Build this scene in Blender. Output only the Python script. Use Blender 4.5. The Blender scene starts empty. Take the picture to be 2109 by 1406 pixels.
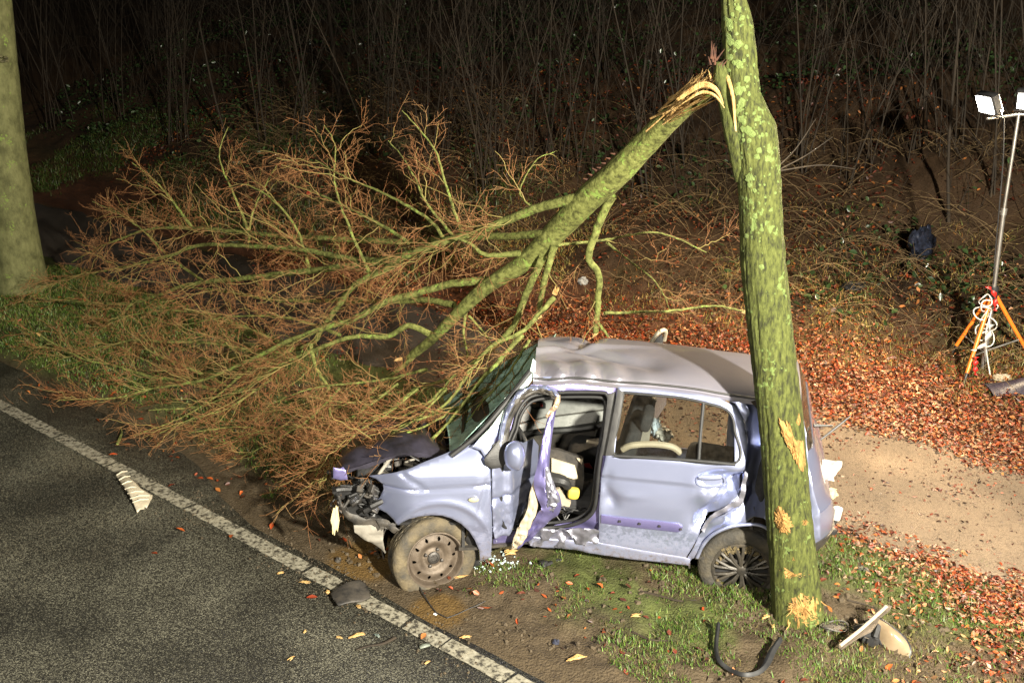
import bpy, math, random
import numpy as np
from mathutils import Vector, Matrix
from mathutils.geometry import delaunay_2d_cdt

# ------------------------------------------------------------------ camera, sky, lights, exposure
scene = bpy.context.scene
COL = scene.collection
random.seed(7)
rng = np.random.default_rng(11)

W, H, F, PITCH, CH = 2109.0, 1406.0, 2050.0, math.radians(20.0), 3.8
cam_data = bpy.data.cameras.new('camera')
cam_data.sensor_width = 36.0
cam_data.lens = F / W * 36.0
cam_data.clip_end = 600.0
cam_data.clip_start = 0.05
cam = bpy.data.objects.new('camera', cam_data)
cam.location = (0, 0, CH)
cam.rotation_euler = (math.pi / 2 - PITCH, 0, 0)
COL.objects.link(cam)
scene.camera = cam

world = bpy.data.worlds.new('World')
scene.world = world
world.use_nodes = True
wn = world.node_tree
bg = wn.nodes['Background']
sky = wn.nodes.new('ShaderNodeTexSky')
sky.sky_type = 'NISHITA'
sky.sun_disc = False
sky.sun_elevation = math.radians(3.0)
sky.sun_rotation = math.radians(200.0)
wn.links.new(sky.outputs[0], bg.inputs[0])
bg.inputs[1].default_value = 0.0045            # night: only a trace of sky glow

moon = bpy.data.lights.new('moonlight', 'SUN')
moon.energy = 0.01
moon.angle = math.radians(0.5)
moon.color = (1.0, 0.95, 0.88)
mo = bpy.data.objects.new('moonlight', moon)
mo.rotation_euler = (math.radians(45), 0, math.radians(30))
COL.objects.link(mo)

def spot(name, loc, target, energy, size, blend, radius, color):
    l = bpy.data.lights.new(name, 'SPOT')
    l.energy, l.spot_size, l.spot_blend, l.shadow_soft_size, l.color = energy, math.radians(size), blend, radius, color
    o = bpy.data.objects.new(name, l)
    o.location = loc
    o.rotation_euler = (Vector(target) - Vector(loc)).to_track_quat('-Z', 'Y').to_euler()
    COL.objects.link(o)
    return o
# unseen: the rescue crew's floodlight mast on the road, read off the trunk's shadow
spot('unseen_spot_lamp', (3.4, -0.9, 4.5), (0.3, 7.0, 1.3), 14500, 125, 0.75, 0.14, (1.0, 0.93, 0.78))
spot('unseen_spot_lamp', (-2.2, -0.9, 4.5), (-1.8, 6.5, 0.5), 1600, 115, 0.8, 0.14, (1.0, 0.93, 0.78))  # added fill spot on the left, not part of that mast

scene.view_settings.view_transform = 'Standard'
scene.view_settings.look = 'None'
scene.view_settings.exposure = 0.0
scene.view_settings.gamma = 1.0
scene.view_settings.use_curve_mapping = False
scene.cycles.max_bounces = 6
scene.cycles.transparent_max_bounces = 12
scene.cycles.caustics_reflective = False
scene.cycles.caustics_refractive = False

# ------------------------------------------------------------------ pixel rays
CP, SP = math.cos(PITCH), math.sin(PITCH)
CAMP = np.array([0, 0, CH])
def ray(u, v):
    a, b = (u - W / 2) / F, -(v - H / 2) / F
    return np.array([a, CP + b * SP, -SP + b * CP])
def atY(u, v, Y):
    d = ray(u, v); return CAMP + d * (Y / d[1])
def atZ(u, v, Z):
    d = ray(u, v); return CAMP + d * ((Z - CH) / d[2])
def pxscale(p):                                  # photo pixels per metre at point p
    return F / (p[1] * CP - (p[2] - CH) * SP)

# ------------------------------------------------------------------ numpy noise
_perm = np.random.default_rng(3).random((256, 256))
def vnoise(x, y):
    x = np.asarray(x, float); y = np.asarray(y, float)
    xi, yi = np.floor(x).astype(int), np.floor(y).astype(int)
    fx, fy = x - xi, y - yi
    fx, fy = fx * fx * (3 - 2 * fx), fy * fy * (3 - 2 * fy)
    g = lambda i, j: _perm[i & 255, j & 255]
    return (g(xi, yi) * (1 - fx) + g(xi + 1, yi) * fx) * (1 - fy) + (g(xi, yi + 1) * (1 - fx) + g(xi + 1, yi + 1) * fx) * fy
def fbm(x, y, o=4):
    s, a, t = 0, 1.0, 0
    for k in range(o):
        s = s + a * vnoise(np.asarray(x) * 2 ** k + 17 * k, np.asarray(y) * 2 ** k + 31 * k); t += a; a *= .5
    return s / t                                  # 0..1
sst = lambda a, b, x: (lambda t: t * t * (3 - 2 * t))(np.clip((np.asarray(x, float) - a) / (b - a), 0, 1))

# ------------------------------------------------------------------ mesh helpers
def tag(o, label=None, cat=None, group=None, kind=None):
    if label: o['label'] = label
    if cat: o['category'] = cat
    if group: o['group'] = group
    if kind: o['kind'] = kind
    return o
def root(name, loc, label, cat, group=None):
    e = bpy.data.objects.new(name, None)
    e.location = loc
    e.empty_display_size = .1
    COL.objects.link(e)
    return tag(e, label, cat, group)
def origin(o):                                   # world location of an untransformed chain
    v = Vector((0, 0, 0))
    while o is not None:
        v += o.location; o = o.parent
    return v
def mesh(name, V, Fc, mat, parent=None, smooth=True, col=None, auto=None, base=None):
    """V in world coordinates; the object's origin goes to its parent's origin or to base."""
    V = np.asarray(V, float)
    if parent is not None:
        off = origin(parent)
    else:
        off = Vector(base) if base is not None else Vector((0, 0, 0))
    me = bpy.data.meshes.new(name)
    me.from_pydata((V - np.array(off)).tolist(), [], Fc.tolist() if isinstance(Fc, np.ndarray) else Fc)
    if smooth:
        me.polygons.foreach_set('use_smooth', np.ones(len(me.polygons), bool))
    if col is not None:
        at = me.color_attributes.new('col', 'FLOAT_COLOR', 'POINT')
        c = np.ones((len(V), 4)); c[:, :3] = np.asarray(col)[:, :3]
        at.data.foreach_set('color', c.ravel())
    me.update()
    o = bpy.data.objects.new(name, me)
    if mat: me.materials.append(mat)
    COL.objects.link(o)
    if parent is not None:
        o.parent = parent
    else:
        o.location = off
    if auto and smooth:
        me.set_sharp_from_angle(angle=math.radians(auto))
    return o
class MB:
    """collects simple shapes that make ONE part"""
    def __init__(s): s.V, s.F, s.C = [], [], []
    def add(s, V, Fc, c=None):
        n = len(s.V); s.V += [tuple(v) for v in V]; s.F += [tuple(int(i) + n for i in f) for f in Fc]
        if c is not None: s.C += [c] * len(V)
        return s
    def box(s, c, size, R=None, bev=0.0, taper=1.0, col=None):
        hx, hy, hz = np.asarray(size) / 2
        b = min(bev, hx * .45, hy * .45, hz * .45)
        V, rows = [], []
        for z, k in ((-hz, b), (-hz + b, 0), (hz - b, 0), (hz, b)) if b > 0 else ((-hz, 0), (hz, 0)):
            q = (taper if z > 0 else 1.0)
            pts = [(-hx + k, -hy + k + b), (-hx + k + b, -hy + k), (hx - k - b, -hy + k), (hx - k, -hy + k + b), (hx - k, hy - k - b), (hx - k - b, hy - k), (-hx + k + b, hy - k), (-hx + k, hy - k - b)] if b > 0 else [(-hx, -hy), (hx, -hy), (hx, hy), (-hx, hy)]
            rows.append(len(pts)); V += [(x * q, y * q, z) for x, y in pts]
        n = rows[0]; Fc = []
        for r in range(len(rows) - 1):
            for i in range(n):
                j = (i + 1) % n
                Fc.append((r * n + i, r * n + j, (r + 1) * n + j, (r + 1) * n + i))
        Fc.append(tuple(range(n))[::-1]); Fc.append(tuple(range((len(rows) - 1) * n, len(rows) * n)))
        V = np.array(V)
        if R is not None: V = V @ np.asarray(R).T
        return s.add(V + np.asarray(c), Fc, col)
    def tube(s, pts, rad, sides=8, cap=True, col=None, flat=None):
        V, Fc = tube_arrays(np.array([pts], float), np.array([rad], float) if not np.isscalar(rad) else np.full((1, len(pts)), float(rad)), sides)
        s.add(V, Fc, col)
        n = len(pts)
        if cap:
            b = len(s.V) - n * sides
            s.F.append(tuple(range(b, b + sides))[::-1]); s.F.append(tuple(range(b + (n - 1) * sides, b + n * sides)))
        return s
    def poly(s, pts, thick, nrm, col=None):
        pts = np.asarray(pts, float); nrm = np.asarray(nrm, float); nrm = nrm / np.linalg.norm(nrm); n = len(pts)
        V = np.vstack([pts, pts + nrm * thick])
        Fc = [tuple(range(n)), tuple(range(n, 2 * n))[::-1]] + [(i, i + n, (i + 1) % n + n, (i + 1) % n) for i in range(n)]
        return s.add(V, Fc, col)
    def build(s, name, mat, parent=None, smooth=False, auto=40, base=None):
        o = mesh(name, s.V, s.F, mat, parent, True, np.array(s.C) if len(s.C) == len(s.V) and s.C else None, auto, base)
        return o
def tube_arrays(P, R, sides):
    """P (N,K,3) centre lines, R (N,K) radii -> verts, quads"""
    N, K, _ = P.shape
    T = np.gradient(P, axis=1); T /= np.linalg.norm(T, axis=2, keepdims=True) + 1e-9
    m = T.mean(axis=1); ref = np.where((np.abs(m[:, 2:3]) < .8) , np.array([[0, 0, 1.]]), np.array([[1., 0, 0]]))[:, None, :]
    A = np.cross(T, np.broadcast_to(ref, T.shape)); A /= np.linalg.norm(A, axis=2, keepdims=True) + 1e-9
    B = np.cross(T, A)
    th = np.arange(sides) * 2 * math.pi / sides
    V = P[:, :, None, :] + R[:, :, None, None] * (np.cos(th)[None, None, :, None] * A[:, :, None, :] + np.sin(th)[None, None, :, None] * B[:, :, None, :])
    idx = np.arange(N * K * sides).reshape(N, K, sides)
    a = idx[:, :-1, :]; b = np.roll(idx, -1, axis=2)[:, :-1, :]; c = np.roll(idx, -1, axis=2)[:, 1:, :]; d = idx[:, 1:, :]
    return V.reshape(-1, 3), np.stack([a, b, c, d], -1).reshape(-1, 4)
def catmull(P, n):
    P = np.asarray(P, float)
    if len(P) == 2: P = np.array([P[0], P.mean(0), P[1]])
    Q = np.vstack([2 * P[0] - P[1], P, 2 * P[-1] - P[-2]])
    seg = np.linalg.norm(np.diff(P, axis=0), axis=1); cum = np.r_[0, np.cumsum(seg)]
    out = []
    for t in np.linspace(0, cum[-1], n):
        i = min(np.searchsorted(cum, t, side='right') - 1, len(P) - 2); f = (t - cum[i]) / max(seg[i], 1e-9)
        p0, p1, p2, p3 = Q[i], Q[i + 1], Q[i + 2], Q[i + 3]
        out.append(.5 * (2 * p1 + (p2 - p0) * f + (2 * p0 - 5 * p1 + 4 * p2 - p3) * f * f + (3 * p1 - p0 - 3 * p2 + p3) * f ** 3))
    return np.array(out)
def instances(template_v, template_f, pos, rot, scl):
    """template (n,3) copied to every pos with 3x3 rot (N,3,3) and scale (N,) or (N,3)"""
    scl = np.asarray(scl); scl = scl[:, None] if scl.ndim == 1 else scl
    V = np.einsum('nij,nkj->nki', rot, template_v[None] * scl[:, None, :]) + pos[:, None, :]
    n = len(template_v)
    Fc = template_f[None] + (np.arange(len(pos)) * n)[:, None, None]
    return V.reshape(-1, 3), Fc.reshape(-1, template_f.shape[1])
def rotz_tilt(yaw, tilt, az):
    c, s = np.cos(yaw), np.sin(yaw); Z = np.zeros_like(yaw); O = np.ones_like(yaw)
    Rz = np.stack([np.stack([c, -s, Z], -1), np.stack([s, c, Z], -1), np.stack([Z, Z, O], -1)], 1)
    ax, ay = np.cos(az), np.sin(az); ct, st = np.cos(tilt), np.sin(tilt); k = 1 - ct
    Rt = np.stack([np.stack([ct + ax * ax * k, ax * ay * k, ay * st], -1), np.stack([ax * ay * k, ct + ay * ay * k, -ax * st], -1), np.stack([-ay * st, ax * st, ct], -1)], 1)
    return Rt @ Rz

# ------------------------------------------------------------------ materials
def M(name, cols, scale=8.0, rough=.7, metal=0.0, bump=0.0, bscale=None, detail=5, coat=0.0, attr=False, spec=.5,
      stretch=(1, 1, 1), dist=0.0, rough2=None, emit=None, dirt=None, voro=None, trans=0.0, alpha=None):
    m = bpy.data.materials.new(name); m.use_nodes = True
    nt = m.node_tree; nd, ln = nt.nodes, nt.links; p = nd['Principled BSDF']
    tc = nd.new('ShaderNodeTexCoord'); mp = nd.new('ShaderNodeMapping'); mp.inputs['Scale'].default_value = stretch
    ln.new(tc.outputs['Object'], mp.inputs['Vector'])
    nz = nd.new('ShaderNodeTexNoise'); nz.inputs['Scale'].default_value = scale; nz.inputs['Detail'].default_value = detail; nz.inputs['Distortion'].default_value = dist
    nz.inputs['Roughness'].default_value = .62
    ln.new(mp.outputs[0], nz.inputs['Vector'])
    out = None
    if cols is not None:
        if not isinstance(cols[0], (tuple, list)): cols = [(.3, tuple(c * .82 for c in cols)), (.7, tuple(min(1, c * 1.12) for c in cols))]
        cr = nd.new('ShaderNodeValToRGB'); el = cr.color_ramp.elements
        while len(el) < len(cols): el.new(.5)
        for e, (pos, c) in zip(el, cols): e.position = pos; e.color = (*c[:3], 1)
        ln.new(nz.outputs[0], cr.inputs[0]); out = cr.outputs[0]
    if attr:
        at = nd.new('ShaderNodeAttribute'); at.attribute_name = 'col'
        if out is None: out = at.outputs['Color']
        else:
            mx = nd.new('ShaderNodeMix'); mx.data_type = 'RGBA'; mx.blend_type = 'MULTIPLY'; mx.inputs[0].default_value = 1
            ln.new(at.outputs['Color'], mx.inputs[6]); ln.new(out, mx.inputs[7]); out = mx.outputs[2]
    if voro:                                       # (scale, threshold, colour): crack or pore lines
        vo = nd.new('ShaderNodeTexVoronoi'); vo.feature = 'DISTANCE_TO_EDGE'; vo.inputs['Scale'].default_value = voro[0]
        ln.new(mp.outputs[0], vo.inputs['Vector'])
        lt = nd.new('ShaderNodeMath'); lt.operation = 'LESS_THAN'; lt.inputs[1].default_value = voro[1]
        ln.new(vo.outputs['Distance'], lt.inputs[0])
        mx = nd.new('ShaderNodeMix'); mx.data_type = 'RGBA'; ln.new(lt.outputs[0], mx.inputs[0]); ln.new(out, mx.inputs[6]); mx.inputs[7].default_value = (*voro[2], 1); out = mx.outputs[2]
    rsock = None
    if dirt:                                       # (colour, z at which it ends, strength): splashed mud
        geo = nd.new('ShaderNodeNewGeometry'); sx = nd.new('ShaderNodeSeparateXYZ'); ln.new(geo.outputs['Position'], sx.inputs[0])
        mr = nd.new('ShaderNodeMapRange'); mr.inputs[1].default_value = dirt[1]; mr.inputs[2].default_value = .1; mr.inputs[3].default_value = 0; mr.inputs[4].default_value = dirt[2]
        ln.new(sx.outputs[2], mr.inputs[0])
        n2 = nd.new('ShaderNodeTexNoise'); n2.inputs['Scale'].default_value = 26; n2.inputs['Detail'].default_value = 10; n2.inputs['Roughness'].default_value = .75; ln.new(tc.outputs['Object'], n2.inputs['Vector'])
        ad = nd.new('ShaderNodeMath'); ad.operation = 'ADD'; ln.new(n2.outputs[0], ad.inputs[0]); ln.new(mr.outputs[0], ad.inputs[1])
        m2 = nd.new('ShaderNodeMapRange'); m2.inputs[1].default_value = .66; m2.inputs[2].default_value = 1.05; ln.new(ad.outputs[0], m2.inputs[0])
        mx = nd.new('ShaderNodeMix'); mx.data_type = 'RGBA'; ln.new(m2.outputs[0], mx.inputs[0]); ln.new(out, mx.inputs[6]); mx.inputs[7].default_value = (*dirt[0], 1); out = mx.outputs[2]
        mr2 = nd.new('ShaderNodeMapRange'); ln.new(m2.outputs[0], mr2.inputs[0]); mr2.inputs[3].default_value = rough; mr2.inputs[4].default_value = .8; rsock = mr2.outputs[0]
        mm = nd.new('ShaderNodeMapRange'); ln.new(m2.outputs[0], mm.inputs[0]); mm.inputs[3].default_value = metal; mm.inputs[4].default_value = 0; ln.new(mm.outputs[0], p.inputs['Metallic'])
    else:
        p.inputs['Metallic'].default_value = metal
    if out is not None: ln.new(out, p.inputs['Base Color'])
    p.inputs['Roughness'].default_value = rough
    if rough2 is not None and rsock is None:
        mr = nd.new('ShaderNodeMapRange'); ln.new(nz.outputs[0], mr.inputs[0]); mr.inputs[1].default_value = .3; mr.inputs[2].default_value = .7; mr.inputs[3].default_value = rough; mr.inputs[4].default_value = rough2; rsock = mr.outputs[0]
    if rsock is not None: ln.new(rsock, p.inputs['Roughness'])
    p.inputs['Coat Weight'].default_value = coat; p.inputs['Coat Roughness'].default_value = .06
    p.inputs['Specular IOR Level'].default_value = spec
    p.inputs['Transmission Weight'].default_value = trans
    if alpha is not None: p.inputs['Alpha'].default_value = alpha
    if emit: p.inputs['Emission Color'].default_value = (*emit[0], 1); p.inputs['Emission Strength'].default_value = emit[1]
    if bump:
        nb = nd.new('ShaderNodeTexNoise'); nb.inputs['Scale'].default_value = bscale or scale * 3; nb.inputs['Detail'].default_value = 6
        ln.new(mp.outputs[0], nb.inputs['Vector'])
        bu = nd.new('ShaderNodeBump'); bu.inputs['Strength'].default_value = bump; bu.inputs['Distance'].default_value = .02
        ln.new(nb.outputs[0], bu.inputs['Height']); ln.new(bu.outputs[0], p.inputs['Normal'])
    return m
def glass_mat(name, tint, mixf, rough=.03, cracks=None):
    m = bpy.data.materials.new(name); m.use_nodes = True
    nt = m.node_tree; nd, ln = nt.nodes, nt.links; nd.remove(nd['Principled BSDF']); out = nd['Material Output']
    tr = nd.new('ShaderNodeBsdfTransparent'); tr.inputs[0].default_value = (*tint, 1)
    gl = nd.new('ShaderNodeBsdfGlossy'); gl.inputs['Roughness'].default_value = rough
    fr = nd.new('ShaderNodeFresnel'); fr.inputs[0].default_value = 1.5
    mx = nd.new('ShaderNodeMixShader'); ln.new(fr.outputs[0], mx.inputs[0]); ln.new(tr.outputs[0], mx.inputs[1]); ln.new(gl.outputs[0], mx.inputs[2])
    di = nd.new('ShaderNodeBsdfPrincipled'); tc = nd.new('ShaderNodeTexCoord')
    di.inputs['Roughness'].default_value = .45
    nz = nd.new('ShaderNodeTexNoise'); nz.inputs['Scale'].default_value = 30 if not cracks else 14; nz.inputs['Detail'].default_value = 8; ln.new(tc.outputs['Object'], nz.inputs['Vector'])
    fac = nd.new('ShaderNodeMapRange'); ln.new(nz.outputs[0], fac.inputs[0]); fac.inputs[1].default_value = .35; fac.inputs[2].default_value = .8; fac.inputs[3].default_value = mixf * .4; fac.inputs[4].default_value = mixf * 1.5
    fo = fac.outputs[0]
    di.inputs['Base Color'].default_value = (.30, .24, .17, 1)
    if cracks:
        di.inputs['Base Color'].default_value = (*cracks[1], 1)
        vo = nd.new('ShaderNodeTexVoronoi'); vo.feature = 'DISTANCE_TO_EDGE'; vo.inputs['Scale'].default_value = cracks[0]
        mpn = nd.new('ShaderNodeMapping'); mpn.inputs['Scale'].default_value = (1.0, .55, 1.6); mpn.inputs['Rotation'].default_value = (.3, .5, .7)
        ln.new(tc.outputs['Object'], mpn.inputs[0]); ln.new(mpn.outputs[0], vo.inputs['Vector'])
        lt = nd.new('ShaderNodeMapRange'); lt.inputs[1].default_value = 0.0; lt.inputs[2].default_value = .085; lt.inputs[3].default_value = .95; lt.inputs[4].default_value = 0; ln.new(vo.outputs['Distance'], lt.inputs[0])
        mxx = nd.new('ShaderNodeMath'); mxx.operation = 'MAXIMUM'; ln.new(lt.outputs[0], mxx.inputs[0]); ln.new(fac.outputs[0], mxx.inputs[1]); fo = mxx.outputs[0]
        bu = nd.new('ShaderNodeBump'); bu.inputs['Strength'].default_value = .8; bu.inputs['Distance'].default_value = .01; ln.new(vo.outputs['Distance'], bu.inputs['Height']); ln.new(bu.outputs[0], gl.inputs['Normal']); ln.new(bu.outputs[0], di.inputs['Normal'])
    m2 = nd.new('ShaderNodeMixShader'); ln.new(fo, m2.inputs[0]); ln.new(mx.outputs[0], m2.inputs[1]); ln.new(di.outputs[0], m2.inputs[2])
    ln.new(m2.outputs[0], out.inputs[0])
    return m
MUD = (.075, .052, .03)
paint = M('lavender_paint', [(.2, (.39, .435, .66)), (.8, (.44, .485, .71))], 2, .29, .80, coat=.9, dirt=(MUD, .60, .50))
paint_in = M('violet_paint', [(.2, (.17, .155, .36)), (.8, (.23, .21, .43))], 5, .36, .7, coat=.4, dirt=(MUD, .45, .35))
paint_dark = M('grey_roof_paint', [(.3, (.36, .35, .44)), (.75, (.44, .42, .47))], 2.5, .34, .62, coat=.3, bump=.04, bscale=60)  # greyer, less metallic copy of the car paint for the roof
paint_hood = M('dark_bonnet_paint', [(.35, (.016, .015, .018)), (.7, (.055, .05, .075))], 5, .5, .4, coat=.1, bump=.1, bscale=40)  # car paint made near-black for the bonnet and far wing
black = M('black_plastic', [(.3, (.012, .012, .013)), (.8, (.03, .029, .028))], 20, .5, bump=.1, bscale=120)
black_dusty = M('dusty_black_plastic', [(.35, (.018, .017, .016)), (.75, (.07, .06, .048))], 14, .6, bump=.15, bscale=90)
rubber = M('door_rubber', [(.3, (.008, .008, .009)), (.8, (.02, .02, .02))], 20, .6)
tyre_m = M('muddy_tyre_rubber', [(.32, (.03, .028, .024)), (.52, (.075, .06, .036)), (.78, (.15, .118, .065))], 9, .8, bump=.4, bscale=60)
tyre_d = M('worn_tyre_rubber', [(.35, (.02, .019, .017)), (.55, (.042, .036, .026)), (.8, (.085, .07, .042))], 9, .8, bump=.4, bscale=60)
steel_rust = M('brown_steel_rim', [(.3, (.06, .045, .032)), (.6, (.11, .085, .062)), (.8, (.16, .125, .09))], 12, .6, .35, bump=.2)
steel_dark = M('dark_steel', [(.3, (.035, .032, .03)), (.8, (.11, .10, .09))], 20, .5, .6, bump=.2)
cover_m = M('grey_wheel_cover', [(.3, (.022, .02, .017)), (.55, (.05, .043, .033)), (.8, (.095, .078, .055))], 10, .5, .3, bump=.2)
silver = M('torn_bare_metal', [(.3, (.20, .20, .25)), (.7, (.36, .36, .43))], 12, .38, .75, bump=.3, bscale=18, dirt=(MUD, .4, .4))
grey_p = M('grey_plastic', [(.3, (.17, .155, .13)), (.8, (.28, .26, .22))], 9, .6, bump=.2)
lgrey = M('light_grey_trim', [(.3, (.20, .20, .195)), (.8, (.30, .30, .29))], 30, .7, bump=.1)
lgrey2 = M('speckled_door_fabric', [(.4, (.30, .30, .29)), (.62, (.36, .36, .35)), (.7, (.2, .2, .2))], 40, .8, detail=2)
cream = M('cream_plastic', [(.3, (.36, .32, .23)), (.8, (.48, .43, .33))], 10, .5, bump=.1)
beige = M('beige_trim', [(.3, (.30, .25, .18)), (.8, (.42, .36, .27))], 12, .65, bump=.1)
seatm = M('black_seat_fabric', [(.3, (.014, .014, .016)), (.8, (.035, .034, .035))], 40, .9, bump=.2)
yellow = M('yellow_foam', [(.3, (.42, .32, .035)), (.8, (.55, .43, .07))], 20, .7)
redm = M('red_plastic', [(.3, (.45, .02, .015)), (.8, (.6, .03, .02))], 15, .45)
white = M('white_sheet', [(.3, (.38, .37, .34)), (.8, (.52, .51, .47))], 8, .6, bump=.15, bscale=25)
whitep = M('white_cap_plastic', [(.3, (.6, .6, .58)), (.8, (.75, .75, .72))], 12, .4)
amber = M('yellowed_lamp_plastic', [(.3, (.36, .33, .20)), (.8, (.48, .44, .30))], 12, .3)
pane = glass_mat('dusty_window_glass', (.86, .88, .87), .012)
shat = glass_mat('shattered_windscreen_glass', (.40, .62, .56), .9, .12, (44, (.36, .58, .51)))
lens = M('yellowed_lens_plastic', [(.3, (.15, .105, .06)), (.8, (.26, .20, .13))], 7, .22, coat=.5, bump=.05)
bark = None
def bark_mat(name, dark, mid, light, lich, lthr, stretch, scale=10):
    m = bpy.data.materials.new(name); m.use_nodes = True
    nt = m.node_tree; nd, ln = nt.nodes, nt.links; p = nd['Principled BSDF']; p.inputs['Roughness'].default_value = .85; p.inputs['Specular IOR Level'].default_value = .25
    tc = nd.new('ShaderNodeTexCoord'); mp = nd.new('ShaderNodeMapping'); mp.inputs['Scale'].default_value = stretch; ln.new(tc.outputs['Object'], mp.inputs[0])
    nz = nd.new('ShaderNodeTexNoise'); nz.inputs['Scale'].default_value = scale; nz.inputs['Detail'].default_value = 9; nz.inputs['Roughness'].default_value = .7; ln.new(mp.outputs[0], nz.inputs[0])
    cr = nd.new('ShaderNodeValToRGB'); e = cr.color_ramp.elements; e.new(.5)
    for q, (po, c) in zip(e, ((.38, dark), (.53, mid), (.72, light))): q.position = po; q.color = (*c, 1)
    ln.new(nz.outputs[0], cr.inputs[0])
    # lichen and algae patches
    n2 = nd.new('ShaderNodeTexNoise'); n2.inputs['Scale'].default_value = 6; n2.inputs['Detail'].default_value = 3; ln.new(tc.outputs['Object'], n2.inputs[0])
    n3 = nd.new('ShaderNodeTexNoise'); n3.inputs['Scale'].default_value = 38; n3.inputs['Detail'].default_value = 5; ln.new(tc.outputs['Object'], n3.inputs[0])
    ad = nd.new('ShaderNodeMath'); ad.operation = 'MULTIPLY'; ln.new(n2.outputs[0], ad.inputs[0]); ln.new(n3.outputs[0], ad.inputs[1])
    mr = nd.new('ShaderNodeMapRange'); mr.inputs[1].default_value = lthr; mr.inputs[2].default_value = lthr + .035; ln.new(ad.outputs[0], mr.inputs[0])
    mx = nd.new('ShaderNodeMix'); mx.data_type = 'RGBA'; ln.new(mr.outputs[0], mx.inputs[0]); ln.new(cr.outputs[0], mx.inputs[6]); mx.inputs[7].default_value = (*lich, 1)
    ln.new(mx.outputs[2], p.inputs['Base Color'])
    bu = nd.new('ShaderNodeBump'); bu.inputs['Strength'].default_value = .7; bu.inputs['Distance'].default_value = .02; ln.new(nz.outputs[0], bu.inputs['Height']); ln.new(bu.outputs[0], p.inputs['Normal'])
    return m
bark_main = bark_mat('mossy_trunk_bark', (.020, .022, .008), (.062, .072, .016), (.112, .125, .035), (.11, .15, .043), .345, (1, 1, .30), 48)
bark_limb = bark_mat('green_limb_bark', (.045, .047, .012), (.14, .152, .040), (.225, .238, .078), (.17, .24, .05), .325, (1, 1, 1), 22)
bark_left = bark_mat('smooth_grey_green_bark', (.06, .062, .024), (.105, .108, .044), (.15, .152, .066), (.13, .18, .04), .36, (1, 1, .6), 9)
twig_m = M('red_brown_twig_bark', [(.3, (.14, .055, .022)), (.5, (.22, .10, .038)), (.72, (.24, .16, .07))], 3, .7, spec=.3)
stem_m = M('bare_stem_bark', [(.3, (.010, .0065, .003)), (.6, (.025, .016, .0075)), (.8, (.07, .048, .023))], 10, .85, stretch=(1, 1, .3), bump=.3)
wood = M('torn_pale_wood', [(.25, (.22, .11, .03)), (.5, (.40, .25, .085)), (.8, (.52, .38, .18))], 16, .75, stretch=(1.5, 1.5, .35), bump=.6, bscale=70)
wood_o = M('orange_bare_sapwood', [(.25, (.12, .055, .014)), (.5, (.30, .165, .045)), (.8, (.46, .29, .10))], 22, .8, stretch=(1, 1, .5), bump=.6, bscale=70)
# ------------------------------------------------------------------ the ground: road, verge, footpath, bank
L0 = np.array([.155, 4.705]); LD = np.array([.776, -.630]); LN = np.array([.630, .776])   # the white edge line
def ds(x, y):
    x = np.asarray(x, float); y = np.asarray(y, float)
    return (x - L0[0]) * LN[0] + (y - L0[1]) * LN[1], (x - L0[0]) * LD[0] + (y - L0[1]) * LD[1]
def xy(d, s):
    return L0[0] + d * LN[0] + s * LD[0], L0[1] + d * LN[1] + s * LD[1]
def road_edge(s):
    return .03 + .42 * sst(-2.6, -4.6, s) + .10 * (fbm(np.asarray(s) * 1.3, np.asarray(s) * 0 + 4.2, 3) - .5)
PN, PF = 2.62, 4.70                                # near and far edge of the footpath
def height(x, y, fine=True):
    d, s = ds(x, y); e = d - road_edge(s)
    z = np.interp(d, [-300, .3, 1.4, 2.5, 2.8, 4.6, 5.2, 6.2, 8, 11, 16, 30, 300], [0, 0, .05, .03, -.005, -.005, .03, .16, .85, 2.2, 3.7, 6.0, 9.0])
    z = z + np.interp(e, [-1, -.25, 0, .15, .5], [-.07, -.06, -.006, .012, .02])
    if fine:
        verge = sst(.0, .4, e) * (1 - sst(PN - .3, PN, d) + sst(PF, PF + .5, d))
        z = z + verge * (.09 * (fbm(x * 1.7 + 5, y * 1.7, 4) - .5) + .07 * (fbm(x * 9 + 5, y * 9, 3) - .5) * sst(0, .3, e) + .035 * (fbm(np.asarray(x) * 30, np.asarray(y) * 30, 2) - .5))
        z = z + sst(5.5, 8, d) * .5 * (fbm(x * .8, y * .8 + 40, 4) - .5)
    return z
def ground(u, v, fine=False):
    dr = ray(u, v); t = np.concatenate([np.linspace(4.5, 30, 6000), np.linspace(30, 120, 1500)])
    P = CAMP[None] + dr[None] * t[:, None]
    g = P[:, 2] - height(P[:, 0], P[:, 1], fine)
    i = int(np.argmax(g < 0)) if (g < 0).any() else len(t) - 1
    return P[i]
def project(P):
    P = np.asarray(P); x = P[..., 0]; y = P[..., 1]; z = P[..., 2] - CH
    ax = y * CP - z * SP; up = y * SP + z * CP
    ax = np.where(ax < .1, .1, ax)
    return W / 2 + F * x / ax, H / 2 - F * up / ax

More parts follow.
